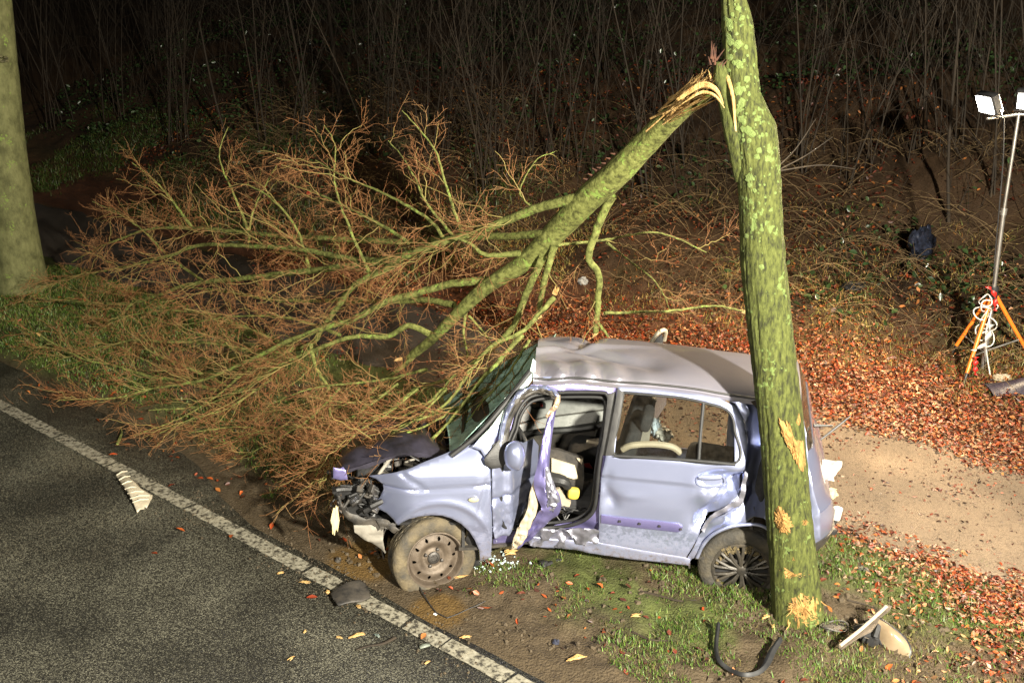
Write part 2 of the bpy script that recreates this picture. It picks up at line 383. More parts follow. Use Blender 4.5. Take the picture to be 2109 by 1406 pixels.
def lin(*segs):
    return np.unique(np.round(np.concatenate([np.arange(a, b, st) for a, b, st in segs]), 4))
gd = lin((-120, -10, 10), (-10, -.6, .8), (-.6, 2.8, .03), (2.8, 4.5, .12), (4.5, 7.2, .045), (7.2, 14, .12), (14, 30, .8), (30, 140, 10))
gs = lin((-140, -40, 10), (-40, -22, 1.5), (-22, -8, .15), (-8, 5.0, .04), (5.0, 7, .1), (7, 20, 1.0), (20, 120, 10))
D, S = np.meshgrid(gd, gs, indexing='ij')
X, Y = xy(D, S)
Z = height(X, Y)
V = np.stack([X, Y, Z], -1).reshape(-1, 3)
n, m = D.shape
idx = np.arange(n * m).reshape(n, m)
Fq = np.stack([idx[:-1, :-1], idx[1:, :-1], idx[1:, 1:], idx[:-1, 1:]], -1).reshape(-1, 4)[:, ::-1]
# colours of the soil itself: mud, grassy soil, leaf mould
d_, s_ = D.ravel(), S.ravel(); x_, y_ = V[:, 0], V[:, 1]
mudn = fbm(x_ * 3, y_ * 3, 5)[:, None]
mud = np.array([.060, .043, .023]) * (.75 + .6 * mudn)
oily = np.array([.11, .062, .012])
grs = np.array([.055, .066, .015]) * (.6 + .9 * fbm(x_ * 6, y_ * 6, 4)[:, None])
mould = np.array([.085, .033, .014]) * (.6 + .9 * fbm(x_ * 12, y_ * 12, 3)[:, None])
bankc = np.array([.040, .021, .008]) * (.6 + .9 * fbm(x_ * 3, y_ * 3, 4)[:, None])
wg = (sst(.4, 1.0, d_) * sst(.38, .58, fbm(x_ * 1.9 + 3, y_ * 1.9, 5)) + sst(-5.5, -7.5, s_) * sst(.4, .7, d_))[:, None].clip(0, 1)
c = mud * (1 - wg) + grs * wg
wl = (sst(4.4, 4.7, d_) * (1 - sst(5.8, 7.2, d_)) + sst(1.5, 2.6, s_) * sst(.9, 1.8, d_) * .7)[:, None].clip(0, 1)
c = c * (1 - wl) + mould * wl
wb = sst(5.8, 7.0, d_)[:, None]; c = c * (1 - wb) + bankc * wb
w1 = atZ(760, 1150, 0); w2 = atZ(900, 1260, 0)
wo = np.maximum(np.exp(-((x_ - w1[0]) ** 2 + (y_ - w1[1]) ** 2) / .09), np.exp(-((x_ - w2[0]) ** 2 + (y_ - w2[1]) ** 2) / .035))
wo = (sst(.25, .6, wo + .35 * (mudn[:, 0] - .5)))[:, None] * .8
c = c * (1 - wo) + oily * wo                        # spilled oil soaked into the mud
soil = M('verge_soil', [(.3, (.62, .6, .55)), (.6, (1, 1, 1)), (.8, (1.0, .97, .9))], 22, .55, attr=True, bump=.9, bscale=70, rough2=.9, spec=.35)
tag(mesh('ground', V, Fq, soil, col=c), kind='structure')

# road: dark wet asphalt with pale chippings
def asphalt_mat():
    m = bpy.data.materials.new('wet_asphalt'); m.use_nodes = True
    nt = m.node_tree; nd, ln = nt.nodes, nt.links; p = nd['Principled BSDF']
    tc = nd.new('ShaderNodeTexCoord')
    vo = nd.new('ShaderNodeTexVoronoi'); vo.inputs['Scale'].default_value = 165; ln.new(tc.outputs['Object'], vo.inputs[0])
    cr = nd.new('ShaderNodeValToRGB'); e = cr.color_ramp.elements
    for q in range(2): e.new(.5)
    for q, (po, c) in zip(e, ((.0, (.016, .015, .012)), (.42, (.040, .037, .028)), (.62, (.14, .13, .10)), (1, (.34, .32, .25)))): q.position = po; q.color = (*c, 1)
    sx = nd.new('ShaderNodeSeparateColor'); ln.new(vo.outputs['Color'], sx.inputs[0])
    big = nd.new('ShaderNodeTexNoise'); big.inputs['Scale'].default_value = 1.1; big.inputs['Detail'].default_value = 5; ln.new(tc.outputs['Object'], big.inputs[0])
    mr = nd.new('ShaderNodeMapRange'); mr.inputs[1].default_value = .3; mr.inputs[2].default_value = .7; mr.inputs[3].default_value = -.34; mr.inputs[4].default_value = .12; ln.new(big.outputs[0], mr.inputs[0])
    ad = nd.new('ShaderNodeMath'); ln.new(sx.outputs[0], ad.inputs[0]); ln.new(mr.outputs[0], ad.inputs[1]); ln.new(ad.outputs[0], cr.inputs[0])
    f2 = nd.new('ShaderNodeTexNoise'); f2.inputs['Scale'].default_value = 220; ln.new(tc.outputs['Object'], f2.inputs[0])
    mx = nd.new('ShaderNodeMix'); mx.data_type = 'RGBA'; mx.blend_type = 'MULTIPLY'; mx.inputs[0].default_value = .6; ln.new(cr.outputs[0], mx.inputs[6]); ln.new(f2.outputs[0], mx.inputs[7])
    sc = nd.new('ShaderNodeMix'); sc.data_type = 'RGBA'; sc.blend_type = 'MULTIPLY'; sc.inputs[0].default_value = 1; ln.new(mx.outputs[2], sc.inputs[6]); sc.inputs[7].default_value = (.82, .84, .80, 1)
    ln.new(sc.outputs[2], p.inputs['Base Color'])
    p.inputs['Roughness'].default_value = .5; p.inputs['Specular IOR Level'].default_value = .4
    bu = nd.new('ShaderNodeBump'); bu.inputs['Strength'].default_value = .9; bu.inputs['Distance'].default_value = .008; ln.new(vo.outputs['Distance'], bu.inputs['Height']); bu.invert = True
    ln.new(bu.outputs[0], p.inputs['Normal'])
    return m
asph = asphalt_mat()
rs = lin((-120, -30, 6), (-30, -12, .5), (-12, 4, .06), (4, 10, .5), (10, 120, 6))
rd = np.array([-60, -30, -12, -6, -5, -4, -3, -2, -1, -.5])
R_v, R_f = [], []
rows = [np.stack([*xy(np.full_like(rs, q), rs), np.full_like(rs, .0)], -1) for q in rd]
rows.append(np.stack([*xy(road_edge(rs) + .02, rs), np.full_like(rs, .0)], -1))
rows.append(np.stack([*xy(road_edge(rs) + .03, rs), np.full_like(rs, -.05)], -1))
V = np.concatenate(rows); k = len(rs); idx = np.arange(len(V)).reshape(len(rows), k)
Fq = np.stack([idx[:-1, :-1], idx[1:, :-1], idx[1:, 1:], idx[:-1, 1:]], -1).reshape(-1, 4)[:, ::-1]
tag(mesh('road', V, Fq, asph), kind='structure')

# worn white edge line: a sheet of thermoplastic 4 mm above the asphalt, broken into slabs by cracks
def line_mat():
    m = bpy.data.materials.new('worn_line_paint'); m.use_nodes = True
    nt = m.node_tree; nd, ln = nt.nodes, nt.links; p = nd['Principled BSDF']; tc = nd.new('ShaderNodeTexCoord')
    a = nd.new('ShaderNodeTexNoise'); a.inputs['Scale'].default_value = 24; a.inputs['Detail'].default_value = 9; a.inputs['Roughness'].default_value = .72; ln.new(tc.outputs['Object'], a.inputs[0])
    cr = nd.new('ShaderNodeValToRGB'); e = cr.color_ramp.elements; e.new(.5)
    for q, (po, c) in zip(e, ((.43, (.030, .026, .018)), (.50, (.19, .175, .13)), (.7, (.33, .31, .245)))): q.position = po; q.color = (*c, 1)
    ln.new(a.outputs[0], cr.inputs[0]); ln.new(cr.outputs[0], p.inputs['Base Color']); p.inputs['Roughness'].default_value = .7
    bu = nd.new('ShaderNodeBump'); bu.inputs['Strength'].default_value = .5; bu.inputs['Distance'].default_value = .006; ln.new(a.outputs[0], bu.inputs['Height']); ln.new(bu.outputs[0], p.inputs['Normal'])
    return m
linem = line_mat()
LV, LF = [], []
ss = -14.0
while ss < 4:
    ln_ = random.uniform(.12, .8); e0, e1 = ss + .004, ss + ln_ - random.choice((.001, .004, .008, .02))
    q = np.linspace(e0, e1, max(3, int(ln_ / .03)))
    for sgn in (-1, 1):
        dd = -.075 + sgn * (.06 + .012 * (fbm(q * 14 + 9 * sgn, q * 0 + 2 + sgn, 3) - .5))
        skew = .02 * random.uniform(-1, 1)
        LV.append(np.stack([*xy(dd, q + skew * (sgn > 0)), np.full_like(q, .004)], -1))
    b = sum(len(v) for v in LV[:-2]); kk = len(q)
    LF += [(b + i, b + i + 1, b + kk + i + 1, b + kk + i) for i in range(kk - 1)]
    ss += ln_
tag(mesh('edge_line', np.concatenate(LV), LF, linem, smooth=False), kind='structure')

# footpath: trodden sand and grit, one sheet a few mm above the soil
ps = lin((-60, -24, 2), (-24, -10, .3), (-10, 6, .06), (6, 40, 2)); pt = np.linspace(0, 1, 34)
T_, S_ = np.meshgrid(pt, ps, indexing='ij')
near = PN + .12 + .55 * (fbm(S_ * 1.9, S_ * 0 + 8, 5) - .5); far = PF - .1 + .45 * (fbm(S_ * 1.1, S_ * 0 + 15, 4) - .5)
Dp = near + (far - near) * T_
Xp, Yp = xy(Dp, S_)
Zp = np.interp(Dp, [2.5, 2.8, 4.6, 5.2], [.03, -.005, -.005, .03]) + .02 + .022 + .02 * (fbm(Xp * 1.2, Yp * 1.2 + 9, 3) - .5) * np.sin(np.pi * T_)
Zp = Zp - .06 * (T_ < .001) - .06 * (T_ > .999)
V = np.stack([Xp, Yp, Zp], -1).reshape(-1, 3); idx = np.arange(len(V)).reshape(T_.shape)
Fq = np.stack([idx[:-1, :-1], idx[1:, :-1], idx[1:, 1:], idx[:-1, 1:]], -1).reshape(-1, 4)[:, ::-1]
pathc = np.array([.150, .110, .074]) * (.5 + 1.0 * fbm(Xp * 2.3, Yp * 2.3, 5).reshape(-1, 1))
pathc = pathc * (1 - .78 * sst(-1.5, -5.0, S_).reshape(-1, 1))     # shade painted into the colour, on top of darker asphalt, towards the left end
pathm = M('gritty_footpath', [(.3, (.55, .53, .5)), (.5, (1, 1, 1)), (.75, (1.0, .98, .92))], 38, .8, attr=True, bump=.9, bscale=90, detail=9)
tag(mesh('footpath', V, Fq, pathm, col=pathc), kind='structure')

# ------------------------------------------------------------------ scatter helpers
def in_view(P, mrg=90):
    u, v = project(P)
    return (u > -mrg) & (u < W + mrg) & (v > -mrg) & (v < H + mrg)
def scatter(n, d0, d1, s0, s1, dens):
    d = rng.uniform(d0, d1, n); s = rng.uniform(s0, s1, n); x, y = xy(d, s)
    keep = rng.random(n) < dens(d, s, x, y)
    x, y = x[keep], y[keep]; P = np.stack([x, y, height(x, y)], -1)
    k2 = in_view(P); return P[k2], d[keep][k2], s[keep][k2]
def surf(P):                                        # height of whatever the leaf lies on
    d, s = ds(P[:, 0], P[:, 1]); z = P[:, 2].copy()
    onp = (d > PN + .15) & (d < PF - .1); z[onp] = np.maximum(z[onp], .022)
    onr = d < road_edge(s); z[onr] = np.maximum(z[onr], .002)
    return z
leaf_m = M('fallen_leaf', None, 8, .5, attr=True, spec=.5)
leaf_t = np.array([[0, -.5, 0], [.22, -.25, .06], [.34, .05, .10], [.2, .36, .07], [0, .6, .03], [-.2, .36, .08], [-.34, .05, .12], [-.22, -.25, .05], [0, 0, 0]], float)
leaf_s = np.array([[0, -.5, .02], [.30, -.1, .12], [.2, .3, .08], [0, .6, -.02], [-.22, .3, .10], [-.30, -.1, .07]], float); leaf_sf = np.array([[0, 1, 2], [0, 2, 3], [0, 3, 4], [0, 4, 5]])
leaf_f = np.array([[0, 1, 8], [1, 2, 8], [2, 3, 8], [3, 4, 8], [4, 5, 8], [5, 6, 8], [6, 7, 8], [7, 0, 8]])
LEAFC = np.array([[.26, .042, .010], [.31, .068, .014], [.18, .028, .010], [.33, .12, .03], [.10, .024, .010], [.36, .18, .08], [.05, .016, .008], [.23, .038, .010], [.14, .03, .01], [.17, .085, .035], [.22, .13, .06], [.10, .05, .02]])
def leaves(name, P, size, label, lift=.01, pal=LEAFC, tilt=.6):
    n = len(P); P = P.copy(); P[:, 2] = surf(P) + lift + rng.random(n) * lift * 2
    R = rotz_tilt(rng.uniform(0, 6.28, n), np.abs(rng.normal(0, tilt, n)), rng.uniform(0, 6.28, n))
    s = size * rng.uniform(.45, 1.45, n); sc = np.stack([s * rng.uniform(.6, 1.1, n), s, s * rng.uniform(-1.0, 3.0, n)], -1)
    V, Fc = instances(leaf_s, leaf_sf, P, R, sc)
    c = pal[rng.integers(0, len(pal), n)] * rng.uniform(.45, 1.2, (n, 1))
    o = mesh(name, V, Fc, leaf_m, col=np.repeat(c, len(leaf_s), 0))
    return tag(o, label, 'leaves', kind='stuff')
PL, *_ = scatter(330000, 4.2, 8.2, -9, 6.0, lambda d, s, x, y: sst(4.3, 4.75, d + .5 * (fbm(x * 1.5, y * 1.5, 3) - .5)) * (1 - .93 * sst(5.3, 6.5, d - .12 * s + 1.2 * (fbm(x * 1.2 + 4, y * 1.2, 4) - .5))) * (.15 + .85 * sst(-5.5, -1.6, s)) * .72)
leaves('leaf_litter', PL, .037, 'thick drift of russet fallen leaves beyond the footpath', .014)
PL, *_ = scatter(52000, PN, PF, -8, 5, lambda d, s, x, y: (.14 + .86 * sst(.42, .62, fbm(x * 1.6 + 20, y * 1.6, 4))) * sst(-6, -1, s) * .9)
leaves('leaf_litter', PL, .030, 'sparse small brown leaves scattered over the sandy footpath', .006, pal=LEAFC[[0, 2, 4, 4, 6, 6, 6]])
PL, *_ = scatter(80000, .7, PN + .3, .6, 5, lambda d, s, x, y: sst(1.2, 2.4, s + .5 * d - .6) * sst(.3, .6, fbm(x * 2 + 7, y * 2, 4)) * (.12 + .88 * sst(1.4, 2.5, d)) * .6)
leaves('leaf_litter', PL, .034, 'trampled leaves on the verge beside the trunk foot and broken headlight', .008)
PL, *_ = scatter(9000, .2, 2.7, -9, 1.6, lambda d, s, x, y: .22 * sst(.45, .7, fbm(x * 2 + 7, y * 2, 4)))
leaves('leaf_litter', PL, .042, 'few scattered leaves on the muddy verge under car and crown', .006, pal=LEAFC[[0, 1, 3, 4, 4, 6]])
PL, *_ = scatter(70000, 6.0, 12, -16, 7, lambda d, s, x, y: .45 * sst(.35, .65, fbm(x * 1.1 + 17, y * 1.1, 4)))
leaves('leaf_litter', PL, .05, 'dark dead leaves lying on the wooded bank', .015, pal=LEAFC[[2, 4, 4, 6, 6, 3]])

# grit and pebbles trodden loose on the path
PG, *_ = scatter(16000, PN + .1, PF - .1, -3, 5, lambda d, s, x, y: .2 + .8 * sst(.4, .6, fbm(x * 2 + 2, y * 2, 4)))
PG[:, 2] = surf(PG) + .0; n = len(PG)
peb = np.array([[-.5, -.4, -.1], [.5, -.45, -.1], [.45, .5, -.1], [-.5, .45, -.1], [-.3, -.3, .4], [.35, -.2, .35], [.2, .35, .45], [-.35, .25, .3]]); pebf = np.array([[0, 1, 5, 4], [1, 2, 6, 5], [2, 3, 7, 6], [3, 0, 4, 7], [4, 5, 6, 7]])
V, Fc = instances(peb, pebf, PG, rotz_tilt(rng.uniform(0, 6, n), rng.normal(0, .3, n), rng.uniform(0, 6, n)), rng.gamma(2.0, .0045, n))
tag(mesh('grit', V, Fc, leaf_m, smooth=False, col=np.repeat(np.array([[.15, .11, .075]]) * rng.uniform(.3, 1.6, (n, 1)), 8, 0)), 'loose grit and small pebbles on the sandy footpath', 'grit', kind='stuff')
# grass
grass_m = M('grass_blade', None, 8, .5, attr=True, spec=.4)
blade_t = np.array([[-.5, 0, 0], [.5, 0, 0], [-.35, .12, .5], [.35, .12, .5], [0, .5, 1]], float)
blade_f = np.array([[0, 1, 3], [0, 3, 2], [2, 3, 4]])
def grass(name, P, h, w, pal, label, bend=.5):
    n = len(P); per = 1
    R = rotz_tilt(rng.uniform(0, 6.28, n), np.abs(rng.normal(0, bend, n)), rng.uniform(0, 6.28, n))
    hh = h * rng.uniform(.4, 1.3, n)
    V, Fc = instances(blade_t, blade_f, P - [0, 0, .004], R, np.stack([w * rng.uniform(.7, 1.4, n), hh * rng.uniform(.3, 1.6, n), hh], -1))
    c = pal[rng.integers(0, len(pal), n)] * rng.uniform(.6, 1.3, (n, 1))
    return tag(mesh(name, V, Fc, grass_m, col=np.repeat(c, 5, 0)), label, 'grass', kind='stuff')
GG = .85 * np.array([[.06, .12, .016], [.085, .15, .02], [.05, .10, .014], [.12, .14, .035], [.11, .09, .03]]); DRY = np.array([[.26, .20, .055], [.33, .22, .06], [.20, .19, .05], [.30, .14, .035], [.14, .16, .04]]); OLV = np.array([[.11, .12, .03], [.16, .15, .045], [.08, .10, .025], [.20, .15, .05]])
PG, *_ = scatter(150000, .35, 2.6, -3.0, 2.6, lambda d, s, x, y: sst(.43, .64, fbm(x * 2.6 + 3, y * 2.6 + 60, 5) + .08 * np.exp(-((s - .9) / 1.0) ** 2 - ((d - .55) / .3) ** 2)) * .60)
grass('grass', PG, .034, .005, GG * 1.2, 'bright green grass tufts on the churned verge')
PG, *_ = scatter(100000, .35, 2.8, -10.5, -3.0, lambda d, s, x, y: sst(.35, .55, fbm(x * 1.3 + 3, y * 1.3 + 60, 4) + .15 * sst(-5, -7, s)) * sst(.4, .7, d - .25 * fbm(x * 3, y * 3, 2)) * (.75 - .6 * sst(-7.2, -5.6, s) * sst(.7, 1.2, d)))
grass('grass', PG, .042, .007, GG * 1.15, 'green verge grass around the thick roadside trunk')
PG, *_ = scatter(50000, .5, 2.9, 1.2, 5, lambda d, s, x, y: sst(.42, .62, fbm(x * 1.8 + 33, y * 1.8 + 6, 4)) * .45)
grass('grass', PG, .036, .005, OLV, 'olive grass showing through leaves by the broken headlight')
PG, *_ = scatter(260000, 5.0, 8.6, -9, 7, lambda d, s, x, y: sst(5.3, 6.6, d + .8 * (fbm(x * 2, y * 2, 3) - .5)) * sst(.34, .62, fbm(x * 1.9 + 13, y * 1.9, 5)) * (1 - .8 * sst(6.6, 7.9, d)) * (.35 + .65 * sst(-1, 2, s)))
grass('grass', PG, .075, .006, DRY * .95, 'yellowed dry grass at the foot of the bank', .9)
PG, *_ = scatter(50000, 5.0, 8.5, -20, -6, lambda d, s, x, y: sst(.4, .6, fbm(x * .9 + 13, y * .9, 4)) * .7)
grass('grass', PG, .10, .012, GG * .6, 'dim green grass strip beyond the darkened footpath', .9)

# ------------------------------------------------------------------ bank thicket
ivy_m = M('ivy_leaf', None, 8, .28, attr=True, spec=.6)
PI, *_ = scatter(60000, 6.4, 16, -22, 9, lambda d, s, x, y: sst(.42, .62, fbm(x * .7 + 3, y * .7, 4)) * .6)
n = len(PI); PI[:, 2] += rng.random(n) * .35 * fbm(PI[:, 0] * 1.5, PI[:, 1] * 1.5, 3)
R = rotz_tilt(rng.uniform(0, 6.28, n), np.abs(rng.normal(.5, .5, n)), rng.uniform(0, 6.28, n))
V, Fc = instances(leaf_t, leaf_f, PI, R, .075 * rng.uniform(.6, 1.3, n))
tag(mesh('ivy', V, Fc, ivy_m, col=np.repeat(np.array([.03, .055, .018]) * rng.uniform(.5, 1.5, (n, 1)), 9, 0)), 'dark glossy ivy leaves creeping over the bank', 'ivy', kind='stuff')
# arching brambles and dead stalks
def arcs(n, d0, d1, s0, s1, L, r, mat, label, up=.9, name='brambles', pal=None):
    P0, *_ = scatter(n, d0, d1, s0, s1, lambda d, s, x, y: sst(.3, .6, fbm(x * .8 + 50, y * .8, 3)))
    n = len(P0); az = rng.uniform(0, 6.28, n); ln_ = L * rng.uniform(.4, 1.3, n); u_ = up * rng.uniform(.5, 1.3, n)
    t = np.linspace(0, 1, 7)[None, :]
    hz = ln_[:, None] * t * np.cos(.2); zz = ln_[:, None] * (u_[:, None] * t - (u_[:, None] * .75) * t * t)
    P = np.stack([P0[:, 0:1] + np.cos(az)[:, None] * hz, P0[:, 1:2] + np.sin(az)[:, None] * hz, P0[:, 2:3] + zz], -1) + rng.normal(0, .012, (n, 7, 3))
    Rr = r * rng.uniform(.6, 1.3, (n, 1)) * (1 - .6 * t)
    V, Fc = tube_arrays(P, np.broadcast_to(Rr, (n, 7)), 3)
    return tag(mesh(name, V, Fc, mat), label, 'undergrowth', kind='stuff')
stalk_m = M('dead_stalk', [(.3, (.09, .055, .022)), (.7, (.20, .135, .06))], 2, .8)
arcs(4200, 6.0, 10, -14, 7.5, .8, .004, stalk_m, 'tangle of dead bramble stalks low on the bank', 1.0)
arcs(2200, 8.5, 17, -24, 9, 1.9, .005, stem_m, 'tall thin dead stalks filling the dark thicket', 2.4)
# fine upright background brush
P0, *_ = scatter(6000, 8.0, 22, -34, 12, lambda d, s, x, y: sst(.42, .60, fbm(x * .45 + 90, y * .45, 4)) * (.25 + .75 * sst(.3, .6, fbm(x * 2.2, y * 2.2, 3))))
n = len(P0); t = np.linspace(0, 1, 6)[None, :]; ln_ = rng.uniform(1.2, 5.5, n)[:, None]
lean = rng.normal(0, .22, (n, 2)); cur = rng.normal(0, .26, (n, 2))
P = np.stack([P0[:, 0:1] + ln_ * (lean[:, :1] * t + cur[:, :1] * t * t), P0[:, 1:2] + ln_ * (lean[:, 1:] * t + cur[:, 1:] * t * t), P0[:, 2:3] + ln_ * t], -1)
V, Fc = tube_arrays(P, np.broadcast_to(rng.uniform(.0025, .006, (n, 1)) * (1 - .7 * t), (n, 6)), 3)
tag(mesh('brush', V, Fc, stem_m), 'dense dark brush of upright twigs up the wooded bank', 'brush', kind='stuff')

def stem_path(p, h, lean, wob, n=14):
    t = np.linspace(0, 1, n); ph = random.uniform(0, 6)
    return np.stack([p[0] + h * (lean[0] * t ** 1.3) + wob * np.sin(3 * t + ph) * t, p[1] + h * lean[1] * t ** 1.3 + wob * np.cos(2.3 * t + ph) * t, p[2] - .06 + h * t], -1)
def side_twigs(P, r0, count, L, up=.7):
    """thin ascending twigs on a stem -> arrays"""
    k = rng.integers(3, len(P) - 1, count); az = rng.uniform(0, 6.28, count); ll = L * rng.uniform(.3, 1.2, count)
    t = np.linspace(0, 1, 5)[None, :]
    b = P[k]
    Q = np.stack([b[:, 0:1] + np.cos(az)[:, None] * ll[:, None] * t * .6, b[:, 1:2] + np.sin(az)[:, None] * ll[:, None] * t * .6, b[:, 2:3] + ll[:, None] * (t * up + .2 * t * t)], -1) + rng.normal(0, .015, (count, 5, 3))
    return tube_arrays(Q, np.broadcast_to(r0 * (1 - .75 * t), (count, 5)), 3)
shrubs = [(120, 265, 7, 'bare many-stemmed shrub just behind the thick roadside trunk'), (245, 235, 6, 'bare shrub between the thick trunk and the snapped sapling'), (372, 285, 9, 'bare nine-stemmed shrub beside the thin snapped sapling'), (545, 285, 5, 'sparse bare shrub round the very thin dark sapling'), (628, 288, 6, 'bare shrub at the foot of the curved pale sapling'), (800, 320, 8, 'bare shrub beside the warm-lit slim trunk behind the crown tips'),
 (905, 345, 7, 'bare shrub between the slim trunk and the coppice fan'), (1010, 385, 16, 'dense fan of brown coppice shoots rising from a stool on the bank'), (1110, 330, 7, 'bare shrub next to the dense coppice fan, towards the broken limb'), (1190, 345, 6, 'sparse bare shrub behind the middle of the broken limb'), (1335, 385, 6, 'bare shrub round the short crooked dead stem'), (1420, 330, 7, 'bare shrub directly behind the splintered break'),
 (1680, 330, 8, 'bare shrub behind the shoots growing from the split trunk'), (1790, 360, 9, 'bare shrub between the split trunk and the shiny film'), (1885, 330, 6, 'bare shrub standing above the shiny crumpled film'), (1960, 300, 7, 'bare shrub behind the lit floodlight on the mast'), (2075, 380, 5, 'bare shrub seen through the mast of the work light'),
 (60, 150, 6, ''), (330, 130, 6, ''), (760, 160, 8, ''), (1260, 150, 8, ''), (1850, 120, 8, ''), (2000, 140, 7, '')]
for i, (u, v, cnt, _) in enumerate(shrubs):
    g = ground(u, v)
    big = cnt >= 16
    e = root('coppice_shrub', g, _ or 'bare shrub high in the dark thicket at the top of the bank', 'shrub', 'bare shrubs on the wooded bank')
    for k in range(cnt):
        b = g + np.array([random.uniform(-.3, .3), random.uniform(-.3, .3), 0]) * (.8 if big else 1)
        b[2] = float(height(b[0], b[1], False))
        h = random.uniform(1.8, 4.2) if big else random.uniform(2.6, 5.5)
        P = stem_path(b, h, (random.uniform(-.32, .32), random.uniform(-.2, .2)), .1)
        r = random.uniform(.006, .016)
        rad = r * (1 - .75 * np.linspace(0, 1, len(P)))
        V, Fc = tube_arrays(P[None], rad[None], 5)
        V2, F2 = side_twigs(P, .004, 9, .9)
        o = mesh('stem', np.vstack([V, V2]), np.vstack([Fc, F2 + len(V)]), stem_m, e)
# single saplings that stand out
for (u, v, ptop, r, lab) in [(703, 228, (675, 0), .05, 'straight slim trunk with warm lit bark rising from the bank'),
                             (470, 290, (410, 45), .022, 'thin crooked sapling snapped off at the top'),
                             (625, 285, (590, 0), .026, 'slender pale sapling with a curved foot'),
                             (548, 290, (520, 0), .016, 'very thin upright sapling with dark bark'),
                             (1325, 390, (1330, 120), .018, 'short crooked dead stem behind the broken limb'),
                             (1955, 450, (1975, 60), .02, 'thin leaning stem beside the lamp mast')]:
    g = ground(u, v); tp = atY(ptop[0], ptop[1], g[1] + .2)
    e = root('sapling', g, lab, 'sapling')
    P = catmull([g - [0, 0, .05], g * .6 + tp * .4 + [random.uniform(-.1, .1), 0, 0], tp], 16)
    V, Fc = tube_arrays(P[None], (r * (1.1 - .45 * np.linspace(0, 1, 16)))[None], 8)
    mesh('trunk', V, Fc, stem_m, e)
    V2, F2 = side_twigs(P, .005, 10, .6)
    tag(mesh('twigs', V2, F2, stem_m, e), kind='stuff')
# ------------------------------------------------------------------ the struck tree: trunk, split fork, fallen crown
tv = np.array([-330, -150, 0, 60, 100, 150, 200, 240, 270, 330, 420, 540, 730, 900, 1100, 1230, 1290, 1350], float)
tu = np.array([1492, 1502, 1511, 1520, 1523, 1525, 1529, 1543, 1553, 1561, 1566, 1571, 1591, 1611, 1629, 1640, 1646, 1652], float)
tr_ = np.array([20, 22, 25, 31, 33, 35, 36, 40, 45, 44, 43, 45, 44, 44, 47, 50, 56, 62], float)
def trunk_at(v):
    Yc = np.interp(v, [-330, 0, 1290, 1350], [5.86, 5.74, 5.28, 5.27])
    c = atY(np.interp(v, tv, tu), v, Yc); return c, np.interp(v, tv, tr_) / pxscale(c)
def bark_tube(P, Rr, sides, amp, fiss, lump, seed, knots=()):
    K = len(P); T = np.gradient(P, axis=0); T /= np.linalg.norm(T, axis=1, keepdims=True)
    A = np.cross(T, np.array([0, 1.0, 0])); A /= np.linalg.norm(A, axis=1, keepdims=True); B = np.cross(T, A)
    th = np.arange(sides) * 2 * math.pi / sides
    cum = np.r_[0, np.cumsum(np.linalg.norm(np.diff(P, axis=0), axis=1))]
    TH, Sg = np.meshgrid(th, cum)
    cx, sx_ = np.cos(TH), np.sin(TH)
    nz = fbm(cx * fiss + seed, sx_ * fiss + Sg * fiss * .35, 4) - .5            # ridges stretched along the stem
    nz2 = fbm(cx * 3 + seed + 40, sx_ * 3 + Sg * 22, 4) - .5
    big = fbm(cx * .9 + seed + 9, sx_ * .9 + Sg * 1.6, 3) - .5
    RR = Rr[:, None] * (1 + lump * big) + amp * (nz * 1.6 + nz2 * .8)
    V = P[:, None, :] + RR[..., None] * (cx[..., None] * A[:, None, :] + sx_[..., None] * B[:, None, :])
    idx = np.arange(K * sides).reshape(K, sides); nx = np.roll(idx, -1, 1)
    return V.reshape(-1, 3), np.stack([idx[:-1], nx[:-1], nx[1:], idx[1:]], -1).reshape(-1, 4)
base_c, _ = trunk_at(1290)
gz = float(height(base_c[0], base_c[1]))
tree = root('broken_tree', (base_c[0], base_c[1], gz), 'mossy roadside tree split at the fork with its crown fallen over the car', 'tree')
vv = np.linspace(-330, 1350, 330)
TP, TR = zip(*[trunk_at(v) for v in vv]); TP, TR = np.array(TP), np.array(TR)
V, Fc = bark_tube(TP, TR, 110, .011, 9, .04, 2.0)
mesh('trunk', V, Fc, bark_main, tree)
def on_trunk(u, v, lift=.0):
    s = np.clip((u - np.interp(v, tv, tu)) / np.interp(v, tv, tr_), -.97, .97)
    v = v - np.interp(v, tv, tr_) * math.sqrt(1 - s * s) * math.sin(PITCH + math.atan((v - H / 2) / F))
    c, r = trunk_at(v)
    f = np.array([c[0], c[1], c[2] - CH]); f /= np.linalg.norm(f)
    right = np.cross(f, [0, 0, 1]); right /= np.linalg.norm(right)
    return c + right * s * r - np.array([f[0], f[1], 0]) * math.sqrt(1 - s * s) * (r + lift)
def scar(outline, lift, mat, rag=.18, seed=0, name='bark_scar'):
    """ragged patch of torn wood on the trunk: dense, fibrous, thicker in the middle"""
    o = np.array(outline, float); c = o.mean(0); r_ = random.Random(seed)
    oo = catmull(np.vstack([o, o[:1]]), 90)[:-1]
    rings, nr = [], 9
    jj = [r_.uniform(-1, 1) * (1 if r_.random() < .35 else .35) for _ in oo]
    for k in range(nr + 1):
        q = k / nr
        for p in oo:
            j = 1 + jj[len(rings) % len(oo)] * rag * 1.3
            uv = c + (p - c) * q * (j if k >= nr - 1 else 1)
            ll = lift * (1 - q ** 3) + r_.uniform(-.006, .009) * (q < 1) - (.03 if k == nr else 0)
            rings.append(on_trunk(uv[0], uv[1], ll + .014))
    n = len(oo); idx = np.arange(len(rings)).reshape(nr + 1, n); nx = np.roll(idx, -1, 1)
    mesh(name, rings, np.stack([idx[:-1], idx[1:], nx[1:], nx[:-1]], -1).reshape(-1, 4), mat, tree, smooth=False)
